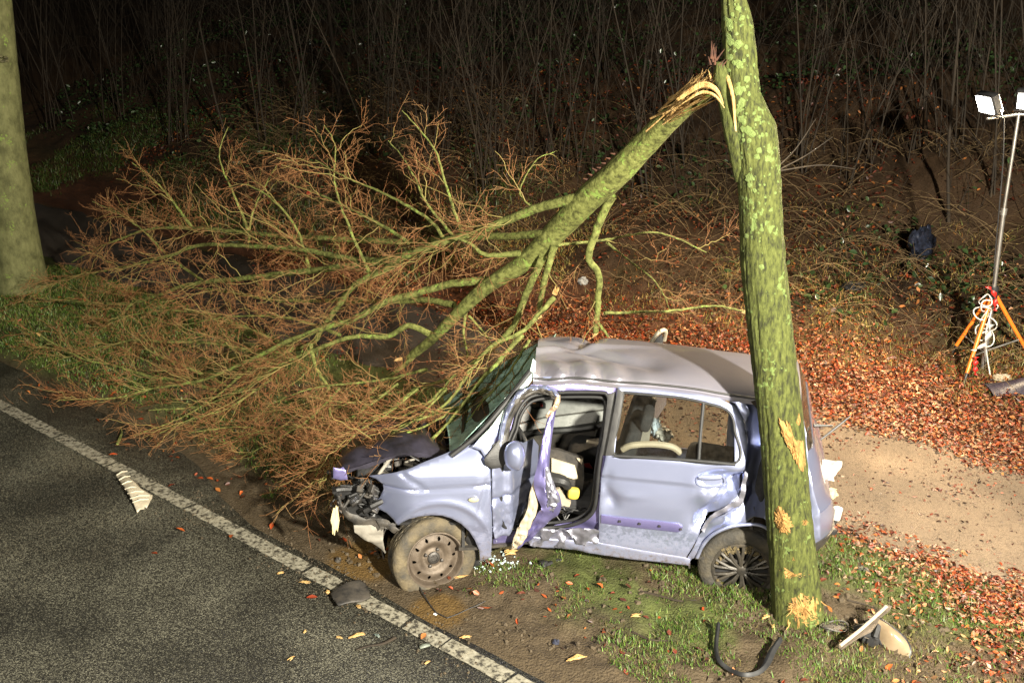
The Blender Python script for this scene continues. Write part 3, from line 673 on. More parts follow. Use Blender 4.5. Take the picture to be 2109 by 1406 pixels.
scar([(1606, 862), (1625, 866), (1634, 884), (1640, 900), (1655, 905), (1664, 925), (1662, 955), (1652, 968), (1638, 945), (1622, 915), (1612, 890)], .026, wood_o, .2, 1)
scar([(1645, 845), (1650, 850), (1647, 872), (1641, 866)], .006, wood_o, .25, 12)
scar([(1604, 1050), (1612, 1044), (1630, 1062), (1636, 1078), (1630, 1098), (1614, 1103), (1603, 1085), (1598, 1065)], .022, wood_o, .25, 2)
scar([(1652, 1066), (1665, 1064), (1666, 1074), (1655, 1078)], .008, wood_o, .25, 3)
scar([(1612, 1168), (1640, 1180), (1668, 1172), (1667, 1184), (1640, 1192), (1618, 1196)], .008, wood_o, .25, 4)
scar([(1636, 1146), (1646, 1145), (1644, 1158), (1637, 1156)], .007, wood_o, .2, 5)
scar([(1634, 1232), (1650, 1218), (1672, 1222), (1690, 1222), (1696, 1245), (1694, 1278), (1675, 1292), (1648, 1290), (1630, 1276), (1622, 1258)], .022, wood_o, .14, 6)
# strands of torn fibre round the foot of the trunk
fb = MB()
for k in range(46):
    u0 = random.uniform(1626, 1694); v0 = random.uniform(1222, 1285); p = on_trunk(u0, v0, .012)
    q = p + np.array([random.uniform(-.05, .05), -random.uniform(.005, .04), random.uniform(-.10, .02)])
    fb.tube([p, (p + q) / 2 + [0, -.012, 0], q], [.0045, .004, .001], 4)
fb.build('torn_fibre', wood_o, tree)
# lichen rosettes standing on the bark
lich = M('bright_lichen', [(.3, (.10, .14, .03)), (.6, (.15, .20, .055)), (.8, (.20, .25, .12))], 60, .9, bump=.8, bscale=200)
lb = MB()
for k in range(120):
    v0 = random.choice((random.uniform(0, 330), random.uniform(0, 560))); c_, w_ = np.interp(v0, tv, tu), np.interp(v0, tv, tr_)
    u0 = c_ + w_ * random.gauss(-.1, .45)
    if abs(u0 - c_) > w_ * .88: continue
    r0 = random.choice((2.2, 3.0, 4, 6, 9)) * random.uniform(.6, 1.1); nn = 12
    ctr = on_trunk(u0, v0, .012)
    pts = [on_trunk(u0 + r0 * random.uniform(.7, 1.15) * math.cos(a), v0 + 1.1 * r0 * random.uniform(.7, 1.15) * math.sin(a), .006) for a in np.linspace(0, 6.28, nn, endpoint=False)]
    lb.add([ctr] + pts, [(0, 1 + (i + 1) % nn, 1 + i) for i in range(nn)])
tag(lb.build('lichen', lich, tree), kind='stuff')
# water shoots on the right of the trunk
for pts in ([(1600, 345), (1640, 305), (1680, 245)], [(1603, 350), (1660, 320), (1715, 282)], [(1603, 352), (1690, 340), (1760, 348)]):
    Yb = trunk_at(pts[0][1])[0][1]
    P = catmull([atY(u, v, Yb + .1 * k) for k, (u, v) in enumerate(pts)], 10)
    V, Fc = tube_arrays(P[None], (.005 * (1 - .7 * np.linspace(0, 1, 10)))[None], 5)
    mesh('shoot', V, Fc, stem_m, tree)
# split fork: the torn-away half still standing against the trunk
P = catmull([atY(1481, 128, 5.66), atY(1490, 175, 5.66), atY(1503, 225, 5.66), atY(1518, 290, 5.63), atY(1532, 370, 5.62)], 46)
V, Fc = bark_tube(P, np.interp(np.linspace(0, 1, 46), [0, .12, .6, 1], [.018, .045, .062, .05]), 40, .008, 7, .08, 8.0)
fork = mesh('fork_stub', V, Fc, bark_main, tree)
cr_ = catmull([on_trunk(1491, 142, .02), on_trunk(1503, 170, .03), on_trunk(1512, 205, .034), on_trunk(1515, 245, .03), on_trunk(1520, 295, .012)], 26)
V, Fc = bark_tube(cr_, np.interp(np.linspace(0, 1, 26), [0, .3, .7, 1], [.012, .011, .007, .002]), 10, .004, 5, .2, 3.0)
mesh('split_wood', V, Fc, wood, tree)

# ---- the fallen limb and its branches, traced as (photo pixel, depth); tips rest on ground, road edge and car
limb_px = [(1468, 182), (1430, 204), (1380, 244), (1330, 295), (1265, 362), (1205, 415), (1150, 472), (1080, 540), (1000, 592), (940, 648), (890, 698), (842, 737)]
limb_Y = np.interp(np.linspace(0, 1, len(limb_px)), [0, 1], [5.72, 8.0])
LP = catmull([atY(u, v, y) for (u, v), y in zip(limb_px, limb_Y)], 150)
limb_rp = np.interp(np.linspace(0, 1, 150), [0, .05, .12, .3, .42, .5, .62, .8, 1], [15, 21, 24, 28, 27, 23, 17, 12, 8])
LR = np.array([r / pxscale(p) for r, p in zip(limb_rp, LP)])
V, Fc = bark_tube(LP, LR, 60, .006, 6, .06, 5.0)
limb = mesh('fallen_limb', V, Fc, bark_limb, tree)
# splintered end of the limb
sp = MB()
ax = LP[0] - LP[14]; ax /= np.linalg.norm(ax)
for k in range(120):
    a = random.uniform(0, 6.28); rr = random.uniform(.0, .075)
    off = np.array([math.cos(a) * rr, math.sin(a) * rr * .5, math.sin(a) * rr])
    i0 = random.randint(4, 26)
    b = LP[i0] + off * .9 + np.array([-.01, -.07, .05])
    top = atY(random.uniform(1448, 1486), random.uniform(125, 205), 5.60 + random.uniform(-.05, .04))
    t_ = random.uniform(.2, .98); e_ = b * (1 - t_) + top * t_ + np.array([random.uniform(-.012, .012), 0, random.uniform(-.015, .02)])
    w_ = random.uniform(.003, .011)
    sp.tube([b, (b + e_) / 2 + np.array([0, 0, random.uniform(-.01, .012)]), e_], [w_, w_ * .8, w_ * .08], 4)
for k in range(5):                                   # the hinge: fibres that bend over into the trunk
    o = random.uniform(-1, 1)
    pts = [atY(1400 + 8 * o, 210 + 6 * o, 5.72 - .02 * k / 14), atY(1440, 184 + 12 * o, 5.66), atY(1462, 184 + 12 * o, 5.63), atY(1478, 195 + 11 * o, 5.60), atY(1491 + 2 * o, 218 + 8 * o, 5.58)]
    sp.tube(catmull(pts, 12), np.interp(np.linspace(0, 1, 12), [0, .3, .8, 1], [.002, .009, .008, .002]), 5)
sp.build('splintered_wood', wood, tree)
bs = MB()
for k in range(9):
    p = atY(random.uniform(1462, 1488), random.uniform(118, 140), 5.64); bs.tube([p, p + np.array([random.uniform(-.03, .05), 0, random.uniform(.03, .10)])], [.006, .001], 4)
for k in range(7):                                    # strip of peeled dark bark along the top of the limb
    p = LP[40 + 2 * k] + [-.03, 0, .085]; bs.tube([p, p + np.array([-.05, -.01, random.uniform(.0, .04)])], [.01, .002], 4)
tag(bs.build('peeled_bark', M('dark_peeled_bark', [(.3, (.03, .012, .008)), (.7, (.10, .04, .02))], 20, .8), tree), kind='stuff')

def br(px, Y0, Y1, r0, r1, shoots=1.0, tw=1.0):
    return dict(px=px, Y=(Y0, Y1), r=(r0, r1), tw=tw, shoots=shoots)
BR = [
 br([(1190, 408), (1115, 426), (1047, 452), (979, 479), (915, 498), (842, 525), (797, 552), (728, 589), (696, 630), (660, 680), (640, 708), (563, 727), (501, 719), (430, 706), (342, 704)], 6.75, 9.3, 11, 3.5),
 br([(842, 525), (770, 540), (715, 548), (633, 558), (560, 566), (501, 573), (391, 586), (325, 608), (267, 624), (192, 624), (86, 613)], 7.7, 11.2, 9, 2),
 br([(275, 622), (245, 652), (205, 681)], 10.3, 10.5, 4, 1.5),
 br([(1122, 482), (1047, 486), (951, 489), (842, 498), (751, 495), (660, 490), (589, 487), (501, 478), (395, 469), (307, 472), (250, 491), (205, 509), (148, 540)], 7.0, 11.6, 9, 1.5),
 br([(800, 540), (700, 529), (620, 513), (523, 507), (413, 505), (347, 527), (258, 549), (148, 571), (86, 588)], 7.9, 11.5, 7, 1.5),
 br([(1070, 522), (1001, 525), (974, 505), (940, 490)], 7.1, 7.3, 7, 3),
 br([(1001, 578), (933, 584), (865, 602), (797, 620), (728, 657), (678, 672), (600, 700), (501, 747), (413, 783), (307, 809), (236, 827), (122, 831)], 7.45, 9.2, 9, 1.5),
 br([(935, 628), (878, 618), (833, 620), (751, 620), (656, 619), (560, 617), (435, 596), (340, 590)], 7.6, 10.2, 7, 1.5),
 br([(890, 690), (842, 671), (797, 693), (728, 693), (650, 720), (563, 760), (501, 800), (413, 844), (307, 853)], 7.8, 8.6, 7, 1.5),
 br([(1142, 505), (1130, 545), (1120, 585), (1111, 634), (1108, 655)], 6.95, 7.05, 9, 6, 1, .3),
 br([(1118, 530), (1083, 607), (1060, 666), (1020, 712), (979, 743), (933, 775), (860, 800), (780, 815), (702, 835)], 7.0, 7.9, 9, 2),
 br([(1261, 402), (1233, 461), (1213, 530), (1233, 566), (1231, 630), (1227, 684)], 6.65, 6.95, 10, 7, 1, .25),
 br([(1229, 660), (1240, 676), (1253, 693)], 6.9, 6.95, 5, 3, 0, 0),
 br([(1140, 505), (1240, 495), (1340, 478), (1395, 492), (1455, 520)], 7.0, 7.7, 4, 1, .6, .35),
 br([(1250, 500), (1300, 540), (1345, 575), (1368, 610), (1382, 645)], 7.2, 7.7, 3, 1, .6, .35),
 br([(1245, 645), (1310, 642), (1380, 640), (1470, 630), (1530, 641)], 6.9, 7.6, 4, 2, .5, .3),
 br([(1142, 612), (1111, 645), (1077, 682), (1011, 713), (970, 762), (929, 820), (888, 853), (834, 874), (743, 923), (681, 948)], 6.9, 6.35, 6, 2, 1, .8),
 br([(1075, 690), (1030, 740), (985, 790), (945, 845), (905, 890), (876, 918)], 6.9, 6.2, 6, 4, 1, .7),
 br([(860, 722), (834, 750), (764, 804), (702, 829), (620, 840), (520, 850)], 7.95, 8.1, 6, 2),
 br([(640, 709), (652, 762), (677, 800), (679, 853), (673, 907), (655, 985)], 8.2, 7.3, 4.5, 2),
 br([(560, 735), (501, 809), (426, 774), (342, 738), (300, 720)], 8.6, 9.3, 5.5, 3),
 br([(501, 809), (435, 800), (369, 791), (303, 774), (236, 760), (170, 738), (82, 690)], 8.6, 9.9, 5, 2.5),
 br([(395, 469), (347, 403), (307, 363), (272, 335)], 10.4, 10.9, 4, 1),
 br([(512, 476), (483, 403), (457, 346), (453, 306), (470, 262)], 9.9, 10.3, 3.5, 1, 1, .35),
 br([(512, 500), (520, 440), (545, 385), (570, 340)], 9.9, 10.3, 3, 1),
 br([(951, 480), (915, 370), (897, 311), (851, 252), (828, 228)], 7.5, 8.0, 4, 1.2, 1, .3),
 br([(933, 486), (880, 420), (856, 370), (830, 325), (800, 290)], 7.5, 8.1, 4, 1, 1, .4),
 br([(842, 500), (797, 470), (719, 429), (660, 402), (600, 380)], 7.7, 8.9, 4.5, 1.2),
 br([(915, 492), (878, 448), (797, 402), (705, 361), (650, 330)], 7.5, 8.6, 4.5, 1.2, 1, .7),
 br([(1100, 430), (1070, 395), (1105, 330), (1150, 310)], 7.0, 7.6, 2.5, .8, .5, .5),
 br([(760, 560), (720, 470), (690, 380), (690, 300), (668, 258)], 8.0, 8.7, 4, 1, 1, .35),
 br([(640, 560), (610, 470), (560, 410), (505, 380), (470, 385)], 8.9, 9.6, 4, 1),
 br([(420, 580), (350, 530), (300, 480), (245, 440), (190, 415)], 10.2, 11.3, 3.5, 1),
 br([(600, 715), (520, 680), (440, 650), (340, 640), (230, 655)], 8.9, 10.2, 4.5, 1.2),
 br([(700, 690), (620, 660), (540, 650), (450, 655), (380, 670)], 8.3, 9.4, 4.5, 1.2),
 br([(764, 804), (690, 850), (610, 880), (520, 900), (440, 930)], 7.9, 7.9, 4, 1.2),
 br([(860, 800), (790, 850), (720, 890), (670, 930), (645, 1000)], 7.5, 6.9, 4.5, 1.5),
 br([(702, 835), (640, 870), (560, 880), (470, 880), (390, 900)], 7.8, 8.0, 4, 1.2),
 br([(563, 727), (500, 770), (440, 820), (370, 870), (290, 900)], 8.7, 8.4, 4.5, 1.2),
 br([(342, 704), (270, 700), (200, 720), (130, 745)], 9.4, 9.9, 3.5, 1),
 br([(1000, 800), (940, 840), (870, 880), (800, 905), (740, 945), (700, 990)], 6.7, 6.0, 3.5, 1.2, 1, 1.3),
 br([(940, 770), (880, 830), (800, 870), (720, 905), (660, 960)], 7.2, 6.5, 4, 1.2, 1, 1.3),
 br([(1090, 700), (1060, 750), (1030, 790), (990, 830), (960, 870)], 6.8, 6.3, 3.5, 1.2, 1, 1.0),
 br([(880, 760), (800, 780), (720, 790), (640, 800), (560, 830)], 7.6, 7.8, 4, 1.2, 1, 1.0),
 br([(780, 815), (720, 860), (660, 900), (600, 940), (560, 960)], 7.5, 7.2, 4, 1.2, 1, 1.2),
 br([(860, 800), (800, 850), (750, 880), (700, 930), (668, 990)], 6.9, 6.2, 3, 1, 1, 1.7),
 br([(820, 790), (740, 850), (690, 880), (640, 930), (600, 975)], 7.4, 6.9, 3, 1, 1, 1.6),
 br([(920, 800), (860, 860), (820, 885), (770, 910)], 6.7, 6.3, 3, 1, 1, 1.6),
 br([(700, 800), (640, 860), (560, 910), (500, 940)], 7.7, 7.4, 3, 1, 1, 1.5),
 br([(560, 780), (470, 840), (400, 860), (330, 900)], 8.3, 8.0, 3, 1, 1, 1.4),
 br([(960, 640), (955, 690), (962, 730), (955, 770)], 7.7, 7.6, 4, 1.5),
 br([(965, 650), (1000, 690), (1020, 730)], 7.65, 7.6, 3, 1.2),
]
def grow(P, R, per, Lm, r, rt, K, ang, drop, tmin=.12, jit=.020, gclamp=True):
    """children of a batch of centre lines P (N,K0,3)"""
    N, K0, _ = P.shape
    pid = np.repeat(np.arange(N), per); n = len(pid)
    if n == 0: return np.zeros((0, K, 3)), np.zeros((0, K))
    t = rng.uniform(tmin, 1.0, n) * (K0 - 1); i = np.minimum(t.astype(int), K0 - 2); f = (t - i)[:, None]
    b = P[pid, i] * (1 - f) + P[pid, i + 1] * f
    tg = P[pid, i + 1] - P[pid, i]; tg /= np.linalg.norm(tg, axis=1, keepdims=True) + 1e-9
    pr = rng.normal(0, 1, (n, 3)); pr -= (pr * tg).sum(1, keepdims=True) * tg; pr /= np.linalg.norm(pr, axis=1, keepdims=True) + 1e-9
    a = np.radians(rng.normal(ang, 12, n))[:, None]
    dr = tg * np.cos(a) + pr * np.sin(a)
    L = (Lm * rng.uniform(.35, 1.35, n) * (1.15 - .6 * t / (K0 - 1)))[:, None]
    cur = rng.normal(0, .17, (n, 3)); cur[:, 2] += drop
    q = np.linspace(0, 1, K)
    C = np.zeros((n, K, 3))
    for k in range(K):
        C[:, k] = b + L * (dr * q[k] + cur * q[k] ** 2)
    zig = rng.normal(0, jit, (n, K, 3)) * L[:, None]; zig[:, 0] = 0
    C += zig
    if gclamp:
        g = height(C[..., 0], C[..., 1], False) + .02
        C[..., 2] = np.maximum(C[..., 2], g)
    Rr = np.broadcast_to((r + (rt - r) * q)[None], (n, K)) * rng.uniform(.8, 1.2, (n, 1))
    return C, Rr
young_m = M('olive_young_bark', [(.3, (.14, .10, .035)), (.55, (.20, .16, .05)), (.75, (.25, .24, .08))], 4, .7, spec=.3)
for B in BR:
    px = np.array(B['px'], float); B['r'] = (B['r'][0] * .86, B['r'][1] * .8)
    cum = np.r_[0, np.cumsum(np.linalg.norm(np.diff(px, axis=0), axis=1))]; q = cum / cum[-1]
    Yv = B['Y'][0] + (B['Y'][1] - B['Y'][0]) * q
    pts = np.array([atY(u, v, y) for (u, v), y in zip(px, Yv)])
    g = height(pts[:, 0], pts[:, 1], False) + .03
    low = pts[:, 2] < g
    for k in np.where(low)[0]: pts[k] = ground(*px[k]) + [0, 0, .04]
    nseg = max(12, int(cum[-1] / 9)); P = catmull(pts, nseg)
    P[1:-1] += rng.normal(0, .0022, (nseg - 2, 3))
    rp = np.interp(np.linspace(0, 1, nseg), [0, .06, 1], [B['r'][0] * 1.2, B['r'][0], B['r'][1]])
    Rr = np.array([r / pxscale(p) for r, p in zip(rp, P)])
    V, Fc = bark_tube(P, Rr, 12 if B['r'][0] > 6 else 8, .0016, 4, .14, random.uniform(0, 50))
    b = mesh('branch', V, Fc, bark_limb, tree)
    ln_ = float(np.linalg.norm(np.diff(P, axis=0), axis=1).sum()); tw = B['tw']
    if tw <= 0: continue
    n1 = max(3, int(ln_ * (8.0 if B['px'][-1][1] > 690 and B['px'][-1][0] < 760 else 6.0) * tw))
    C1, R1 = grow(P[None], None, n1, .75 * min(1, .45 + ln_ * .18), .0042, .0019, 9, 38, .02, .10)
    C2, R2 = grow(C1, None, 5, .32, .0021, .0014, 6, 44, .03, .12)
    C3, R3 = grow(C2, None, 4, .13, .0016, .0011, 4, 50, .03, .2)
    V1, F1 = tube_arrays(C1, R1, 4); V2, F2 = tube_arrays(C2, R2, 3); V3, F3 = tube_arrays(C3, R3, 3)
    tw_o = tag(mesh('twigs', np.vstack([V1, V2, V3]), np.vstack([F1, F2 + len(V1), F3 + len(V1) + len(V2)]), young_m, b), kind='stuff')
    tw_o.data.materials.append(twig_m); mi = np.ones(len(F1) + len(F2) + len(F3), np.int32); mi[:len(F1)] = 0; tw_o.data.polygons.foreach_set('material_index', mi)
# pale torn ends of snapped branches
for (u, v, Y_, du, dv) in [(1110, 655, 7.04, -2, -26), (1141, 606, 6.88, 6, -14), (82, 690, 9.9, -6, -3), (828, 738, 8.0, -14, 2), (878, 920, 6.2, 3, 6), (1530, 641, 7.6, 10, 3), (1227, 686, 6.95, -6, 6)]:
    a = atY(u, v, Y_); e = atY(u + du, v + dv, Y_ - .02); tb = MB()
    for k in range(5):
        j = np.array([random.uniform(-.012, .012), random.uniform(-.01, .01), random.uniform(-.012, .012)])
        tb.tube([a + j, a * .4 + e * .6 + j, e + j * 1.6], [.011, .009, .001], 4)
    tb.build('torn_end', wood, tree)

# ---- the thick sound tree at the far end of the verge
lp = [(-70, -420, 58), (-52, -200, 52), (-24, 0, 44), (-8, 120, 40), (9, 300, 41), (25, 440, 43), (38, 540, 48), (44, 590, 54), (48, 625, 60)]
gl = ground(50, 606)
lq = np.array([atY(u, v, gl[1] + .25) for u, v, r in lp]); P = catmull(lq, 140); lc = np.r_[0, np.cumsum(np.linalg.norm(np.diff(lq, axis=0), axis=1))]
rr = np.interp(np.linspace(0, 1, 140), lc / lc[-1], [r for *_, r in lp]); Rr = np.array([r / pxscale(p) for r, p in zip(rr, P)])
lt = root('roadside_tree', (P[-1][0], P[-1][1], gl[2]), 'thick smooth grey-green trunk standing undamaged on the grass verge', 'tree')
V, Fc = bark_tube(P, Rr, 90, .006, 5, .05, 21.0)
mesh('trunk', V, Fc, bark_left, lt)
kb = MB()
for k in range(9):
    p = atY(12 + 7 * random.uniform(-2, 2), 120 + random.uniform(-6, 8), gl[1] + .02); kb.tube([p, p + np.array([random.uniform(-.05, .05), -.04, random.uniform(-.01, .02)])], [.018, .006], 5)
kb.build('bark_knot', M('dark_knot_bark', [(.3, (.05, .045, .02)), (.7, (.12, .11, .05))], 20, .9), lt)
# ------------------------------------------------------------------ the wrecked car (bent round the tree: its two halves meet at an angle)
BX = np.array([-1.6, -1.15, -.22, .05, .14, .30, 1.143, 1.75, 2.6]); BY = np.array([5.60, 5.625, 5.685, 5.745, 5.775, 5.765, 5.585, 5.475, 5.36])
IZ = np.array([.0, .2, .30, .45, .62, .80, .93, 1.05, 1.25, 1.40, 1.6]); IY = np.array([.10, .06, .03, .005, .0, .005, .025, .065, .135, .20, .30])
def side_y(x, z): return np.interp(x, BX, BY) + np.interp(z, IZ, IY)
def side(u, v, off=0.0):
    d = ray(u, v); y = 5.65
    for _ in range(25):
        p = CAMP + d * (y / d[1]); y = float(side_y(p[0], p[2])) + off
    return CAMP + d * (y / d[1])
def inside(P, poly):
    x, y = P[:, 0], P[:, 1]; c = np.zeros(len(P), bool); n = len(poly); j = n - 1
    for i in range(n):
        xi, yi = poly[i]; xj, yj = poly[j]
        k = ((yi > y) != (yj > y)) & (x < (xj - xi) * (y - yi) / (yj - yi + 1e-12) + xi); c ^= k; j = i
    return c
def edge_dist(P, polys):
    dmin = np.full(len(P), 9.0)
    for poly in polys:
        A = np.array(poly); B = np.roll(A, -1, 0)
        for a, b in zip(A, B):
            ab = b - a; t = np.clip(((P - a) @ ab) / (ab @ ab + 1e-12), 0, 1); dmin = np.minimum(dmin, np.linalg.norm(P - (a + t[:, None] * ab), axis=1))
    return dmin
def dens(poly, step):
    out = []; n = len(poly)
    for i in range(n):
        a, b = np.array(poly[i]), np.array(poly[(i + 1) % n]); k = max(1, int(np.linalg.norm(b - a) / step))
        out += [a + (b - a) * t / k for t in range(k)]
    return out
def fill2d(polys, step):
    """constrained triangulation of an outline with holes, with inner points every step"""
    polys = [dens(p, step) for p in polys]
    pts = [p for q in polys for p in q]; edges, b = [], 0
    for q in polys:
        edges += [(b + i, b + (i + 1) % len(q)) for i in range(len(q))]; b += len(q)
    A = np.array(polys[0]); lo, hi = A.min(0), A.max(0)
    gx, gy = np.meshgrid(np.arange(lo[0], hi[0], step), np.arange(lo[1], hi[1], step)); gx = gx + (np.arange(gx.shape[0]) % 2)[:, None] * step / 2
    G = np.stack([gx.ravel(), gy.ravel()], -1); ok = inside(G, polys[0])
    for h in polys[1:]: ok &= ~inside(G, h)
    G = G[ok]; G = G[edge_dist(G, polys) > max(step * .45, .013)] if len(G) else G
    ring = []
    for q in polys:
        A_ = np.array(q); Tn = np.roll(A_, -1, 0) - np.roll(A_, 1, 0); Tn /= np.linalg.norm(Tn, axis=1, keepdims=True) + 1e-9; Nn = np.stack([-Tn[:, 1], Tn[:, 0]], -1)
        for s_ in (.007, -.007): ring.append(A_ + Nn * s_)
    ring = np.concatenate(ring); ok = inside(ring, polys[0])
    for h in polys[1:]: ok &= ~inside(ring, h)
    ring = ring[ok]; ring = ring[edge_dist(ring, polys) > .005]
    G = np.concatenate([G, ring]) if len(G) else ring
    vs, es, fs, *_ = delaunay_2d_cdt([Vector(p) for p in pts] + [Vector(p) for p in G], edges, [], 0, 1e-6)
    Vv = np.array([(v.x, v.y) for v in vs]); Ff = np.array([f for f in fs])
    ce = Vv[Ff].mean(1); ok = inside(ce, polys[0])
    for h in polys[1:]: ok &= ~inside(ce, h)
    return Vv, Ff[ok], edge_dist(Vv, polys)
def dent_fn(dents):
    """dents: list of (u, v, radius_m along x, radius z, depth m)"""
    D_ = [(side(u, v), a, b, dp) for u, v, a, b, dp in dents]
    def f(x, z):
        o = np.zeros_like(x)
        for p, a, b, dp in D_:
            o = o + dp * np.exp(-(((x - p[0]) / a) ** 2 + ((z - p[2]) / b) ** 2))
        return o
    return f
def crease_fn(creases):
    L_ = [(side(a, b), side(c, d), w, dp) for a, b, c, d, w, dp in creases]
    def f(x, z):
        o = np.zeros_like(x); P = np.stack([x, z], -1)
        for p, q, w, dp in L_:
            a, b = np.array([p[0], p[2]]), np.array([q[0], q[2]]); ab = b - a; L = np.linalg.norm(ab); t = ((P - a) @ ab) / L ** 2
            dd = np.abs((P - a) @ np.array([-ab[1], ab[0]]) / L); o = o + dp * np.clip(1 - dd / w, 0, 1) * np.clip(np.minimum(t, 1 - t) * 3 + .6, 0, 1) * ((t > -.2) & (t < 1.2))
        return o
    return f
def panel(name, px, mat, parent, holes=(), off=0.0, dents=(), creases=(), thick=.014, step=.026, crumple=0.0, cs=8, roll=.010, extra=None, smooth_px=False, auto=None):
    """pressed sheet on the car's side: outline in photo pixels laid on the side surface"""
    def conv(q):
        if smooth_px: q = catmull(list(q) + [q[0]], len(q) * 5)[:-1]
        return [(p[0], p[2]) for p in (side(u, v, off) for u, v in q)]
    polys = [conv(px)] + [conv(h) for h in holes]
    Vv, Ff, ed = fill2d(polys, step)
    x, z = Vv[:, 0], Vv[:, 1]
    y = side_y(x, z) + off + dent_fn(dents)(x, z) + crease_fn(creases)(x, z)
    if extra is not None: y = y + extra(x, z)
    if crumple:
        y = y + crumple * (np.abs(fbm(x * cs + 3, z * cs + 5, 3) - .5) * 2 - .3)
    y = y + .45 * roll * np.exp(-(ed / .004) ** 2)
    V = np.stack([x, y, z], -1)
    o = mesh(name, V, Ff, mat, parent)
    mo_ = o.modifiers.new('sheet', 'SOLIDIFY'); mo_.thickness = thick; mo_.offset = -1
    es_ = o.modifiers.new('crisp', 'EDGE_SPLIT'); es_.split_angle = math.radians(42)
    # face the outside towards the road
    me = o.data; nsum = np.zeros(len(me.polygons) * 3); me.polygons.foreach_get('normal', nsum)
    if nsum.reshape(-1, 3)[:, 1].mean() > 0: me.flip_normals()
    return o
def loft(name, rowsP, mat, parent, thick=.012, smooth=True, auto=None):
    """sheet through rows of points (same count per row)"""
    A = np.array(rowsP, float); n, m = A.shape[:2]; idx = np.arange(n * m).reshape(n, m)
    o = mesh(name, A.reshape(-1, 3), np.stack([idx[:-1, :-1], idx[:-1, 1:], idx[1:, 1:], idx[1:, :-1]], -1).reshape(-1, 4), mat, parent, smooth)
    if thick:
        s = o.modifiers.new('sheet', 'SOLIDIFY'); s.thickness = thick; s.offset = 0
        es_ = o.modifiers.new('crisp', 'EDGE_SPLIT'); es_.split_angle = math.radians(42)
    return o
rc = atZ(1528, 1160, .29)
car = root('crashed_car', (.45, 6.3, .02), 'wrecked lavender hatchback bent round a tree with its front door torn', 'car')
LAT_R = np.array([.21, .978, 0]); LAT_F = np.array([-.03, 1.0, 0])      # across the car, rear half and front half

# ---- rear door
door = panel('rear_door', [(1274, 796), (1330, 800), (1393, 808), (1440, 813), (1479, 819), (1513, 836), (1530, 866), (1540, 916), (1534, 967), (1530, 1005), (1522, 1030), (1490, 1050), (1462, 1066), (1445, 1090), (1436, 1110), (1412, 1149), (1320, 1134), (1233, 1119), (1234, 1050), (1240, 976), (1250, 930)],
      paint, car, holes=[[(1284, 808), (1340, 812), (1400, 819), (1449, 829), (1485, 839), (1504, 853), (1512, 880), (1513, 953), (1440, 947), (1350, 941), (1266, 936), (1272, 880)]],
      dents=[(1515, 1000, .14, .06, .09), (1450, 1060, .07, .10, .05), (1500, 960, .12, .05, -.012), (1258, 1030, .06, .08, .025), (1290, 1020, .10, .03, -.008), (1252, 985, .03, .05, .012), (1440, 1010, .07, .10, -.014)], step=.017, thick=.03, creases=[(1532, 985, 1445, 1075, .05, .06), (1500, 968, 1440, 990, .05, .010), (1450, 1005, 1452, 1080, .05, -.016), (1236, 985, 1268, 1040, .04, .012)],
      extra=lambda x, z: .010 * np.exp(-((z - .785) / .010) ** 2) + np.where(z < .785, .006 * np.exp(-((z - .785) / .05) ** 2), 0) + .003 * (fbm(x * 5 + 7, z * 5, 3) - .5))
def px_tube(name, pts, off, r, mat, parent, n=None, closed=False, sides=8, flat=1.0):
    q = [side(u, v, off) for u, v in (list(pts) + [pts[0]] if closed else pts)]
    P = catmull(q, n or len(pts) * 6)
    V, Fc = tube_arrays(P[None], np.full((1, len(P)), r), sides)
    if flat != 1.0: pass
    return mesh(name, V, Fc, mat, parent)
px_tube('window_seal', [(1284, 808), (1400, 819), (1449, 829), (1488, 840), (1506, 855), (1513, 885), (1513, 953), (1350, 941), (1266, 936), (1274, 870)], -.004, .009, rubber, door, 90, True)
px_tube('window_sill', [(1264, 938), (1350, 943), (1440, 949), (1515, 956)], -.014, .011, rubber, door)
px_tube('window_divider', [(1449, 829), (1443, 890), (1439, 948)], -.002, .011, rubber, door)
panel('window_pane', [(1284, 808), (1400, 819), (1449, 829), (1441, 947), (1350, 941), (1266, 936), (1272, 880)], pane, door, off=.018, thick=.004, roll=0, step=.08)
panel('quarter_pane', [(1451, 830), (1485, 839), (1504, 853), (1512, 880), (1513, 953), (1443, 947)], pane, door, off=.018, thick=.004, roll=0, step=.08)
panel('door_frame_trim', [(1272, 800), (1284, 806), (1277, 850), (1268, 900), (1264, 938), (1247, 938), (1258, 880)], black, door, off=-.014, thick=.012, step=.03, roll=.004)
# handle in its oval recess
hp = side(1463, 989)
ang = np.linspace(0, 6.283, 24, endpoint=False)
def oval(u, v, du, dv, off): return [side(u + du * math.copysign(abs(math.cos(a)) ** .75, math.cos(a)), v + dv * math.copysign(abs(math.sin(a)) ** .75, math.sin(a)), off) for a in ang]
hd = MB(); rg = [oval(1464, 990, 33, 14.5, -.002), oval(1464, 990, 31, 13, -.013), oval(1464, 990, 28, 10.5, -.013), oval(1464, 990, 26, 9, .006)]
hd.add(np.concatenate(rg), [(k * 24 + i, k * 24 + (i + 1) % 24, (k + 1) * 24 + (i + 1) % 24, (k + 1) * 24 + i) for k in range(3) for i in range(24)] + [tuple(range(72, 96))])
h = hd.build('door_handle', paint, door, auto=35)
g_ = MB(); gr = [oval(1462, 984, 25, 5.5, -.008), oval(1462, 984, 24, 5, -.03), oval(1462, 984, 19, 3, -.034)]
g_.add(np.concatenate(gr), [(k * 24 + i, k * 24 + (i + 1) % 24, (k + 1) * 24 + (i + 1) % 24, (k + 1) * 24 + i) for k in range(2) for i in range(24)] + [tuple(range(48, 72))])
g_.build('grip', paint, h, auto=50)
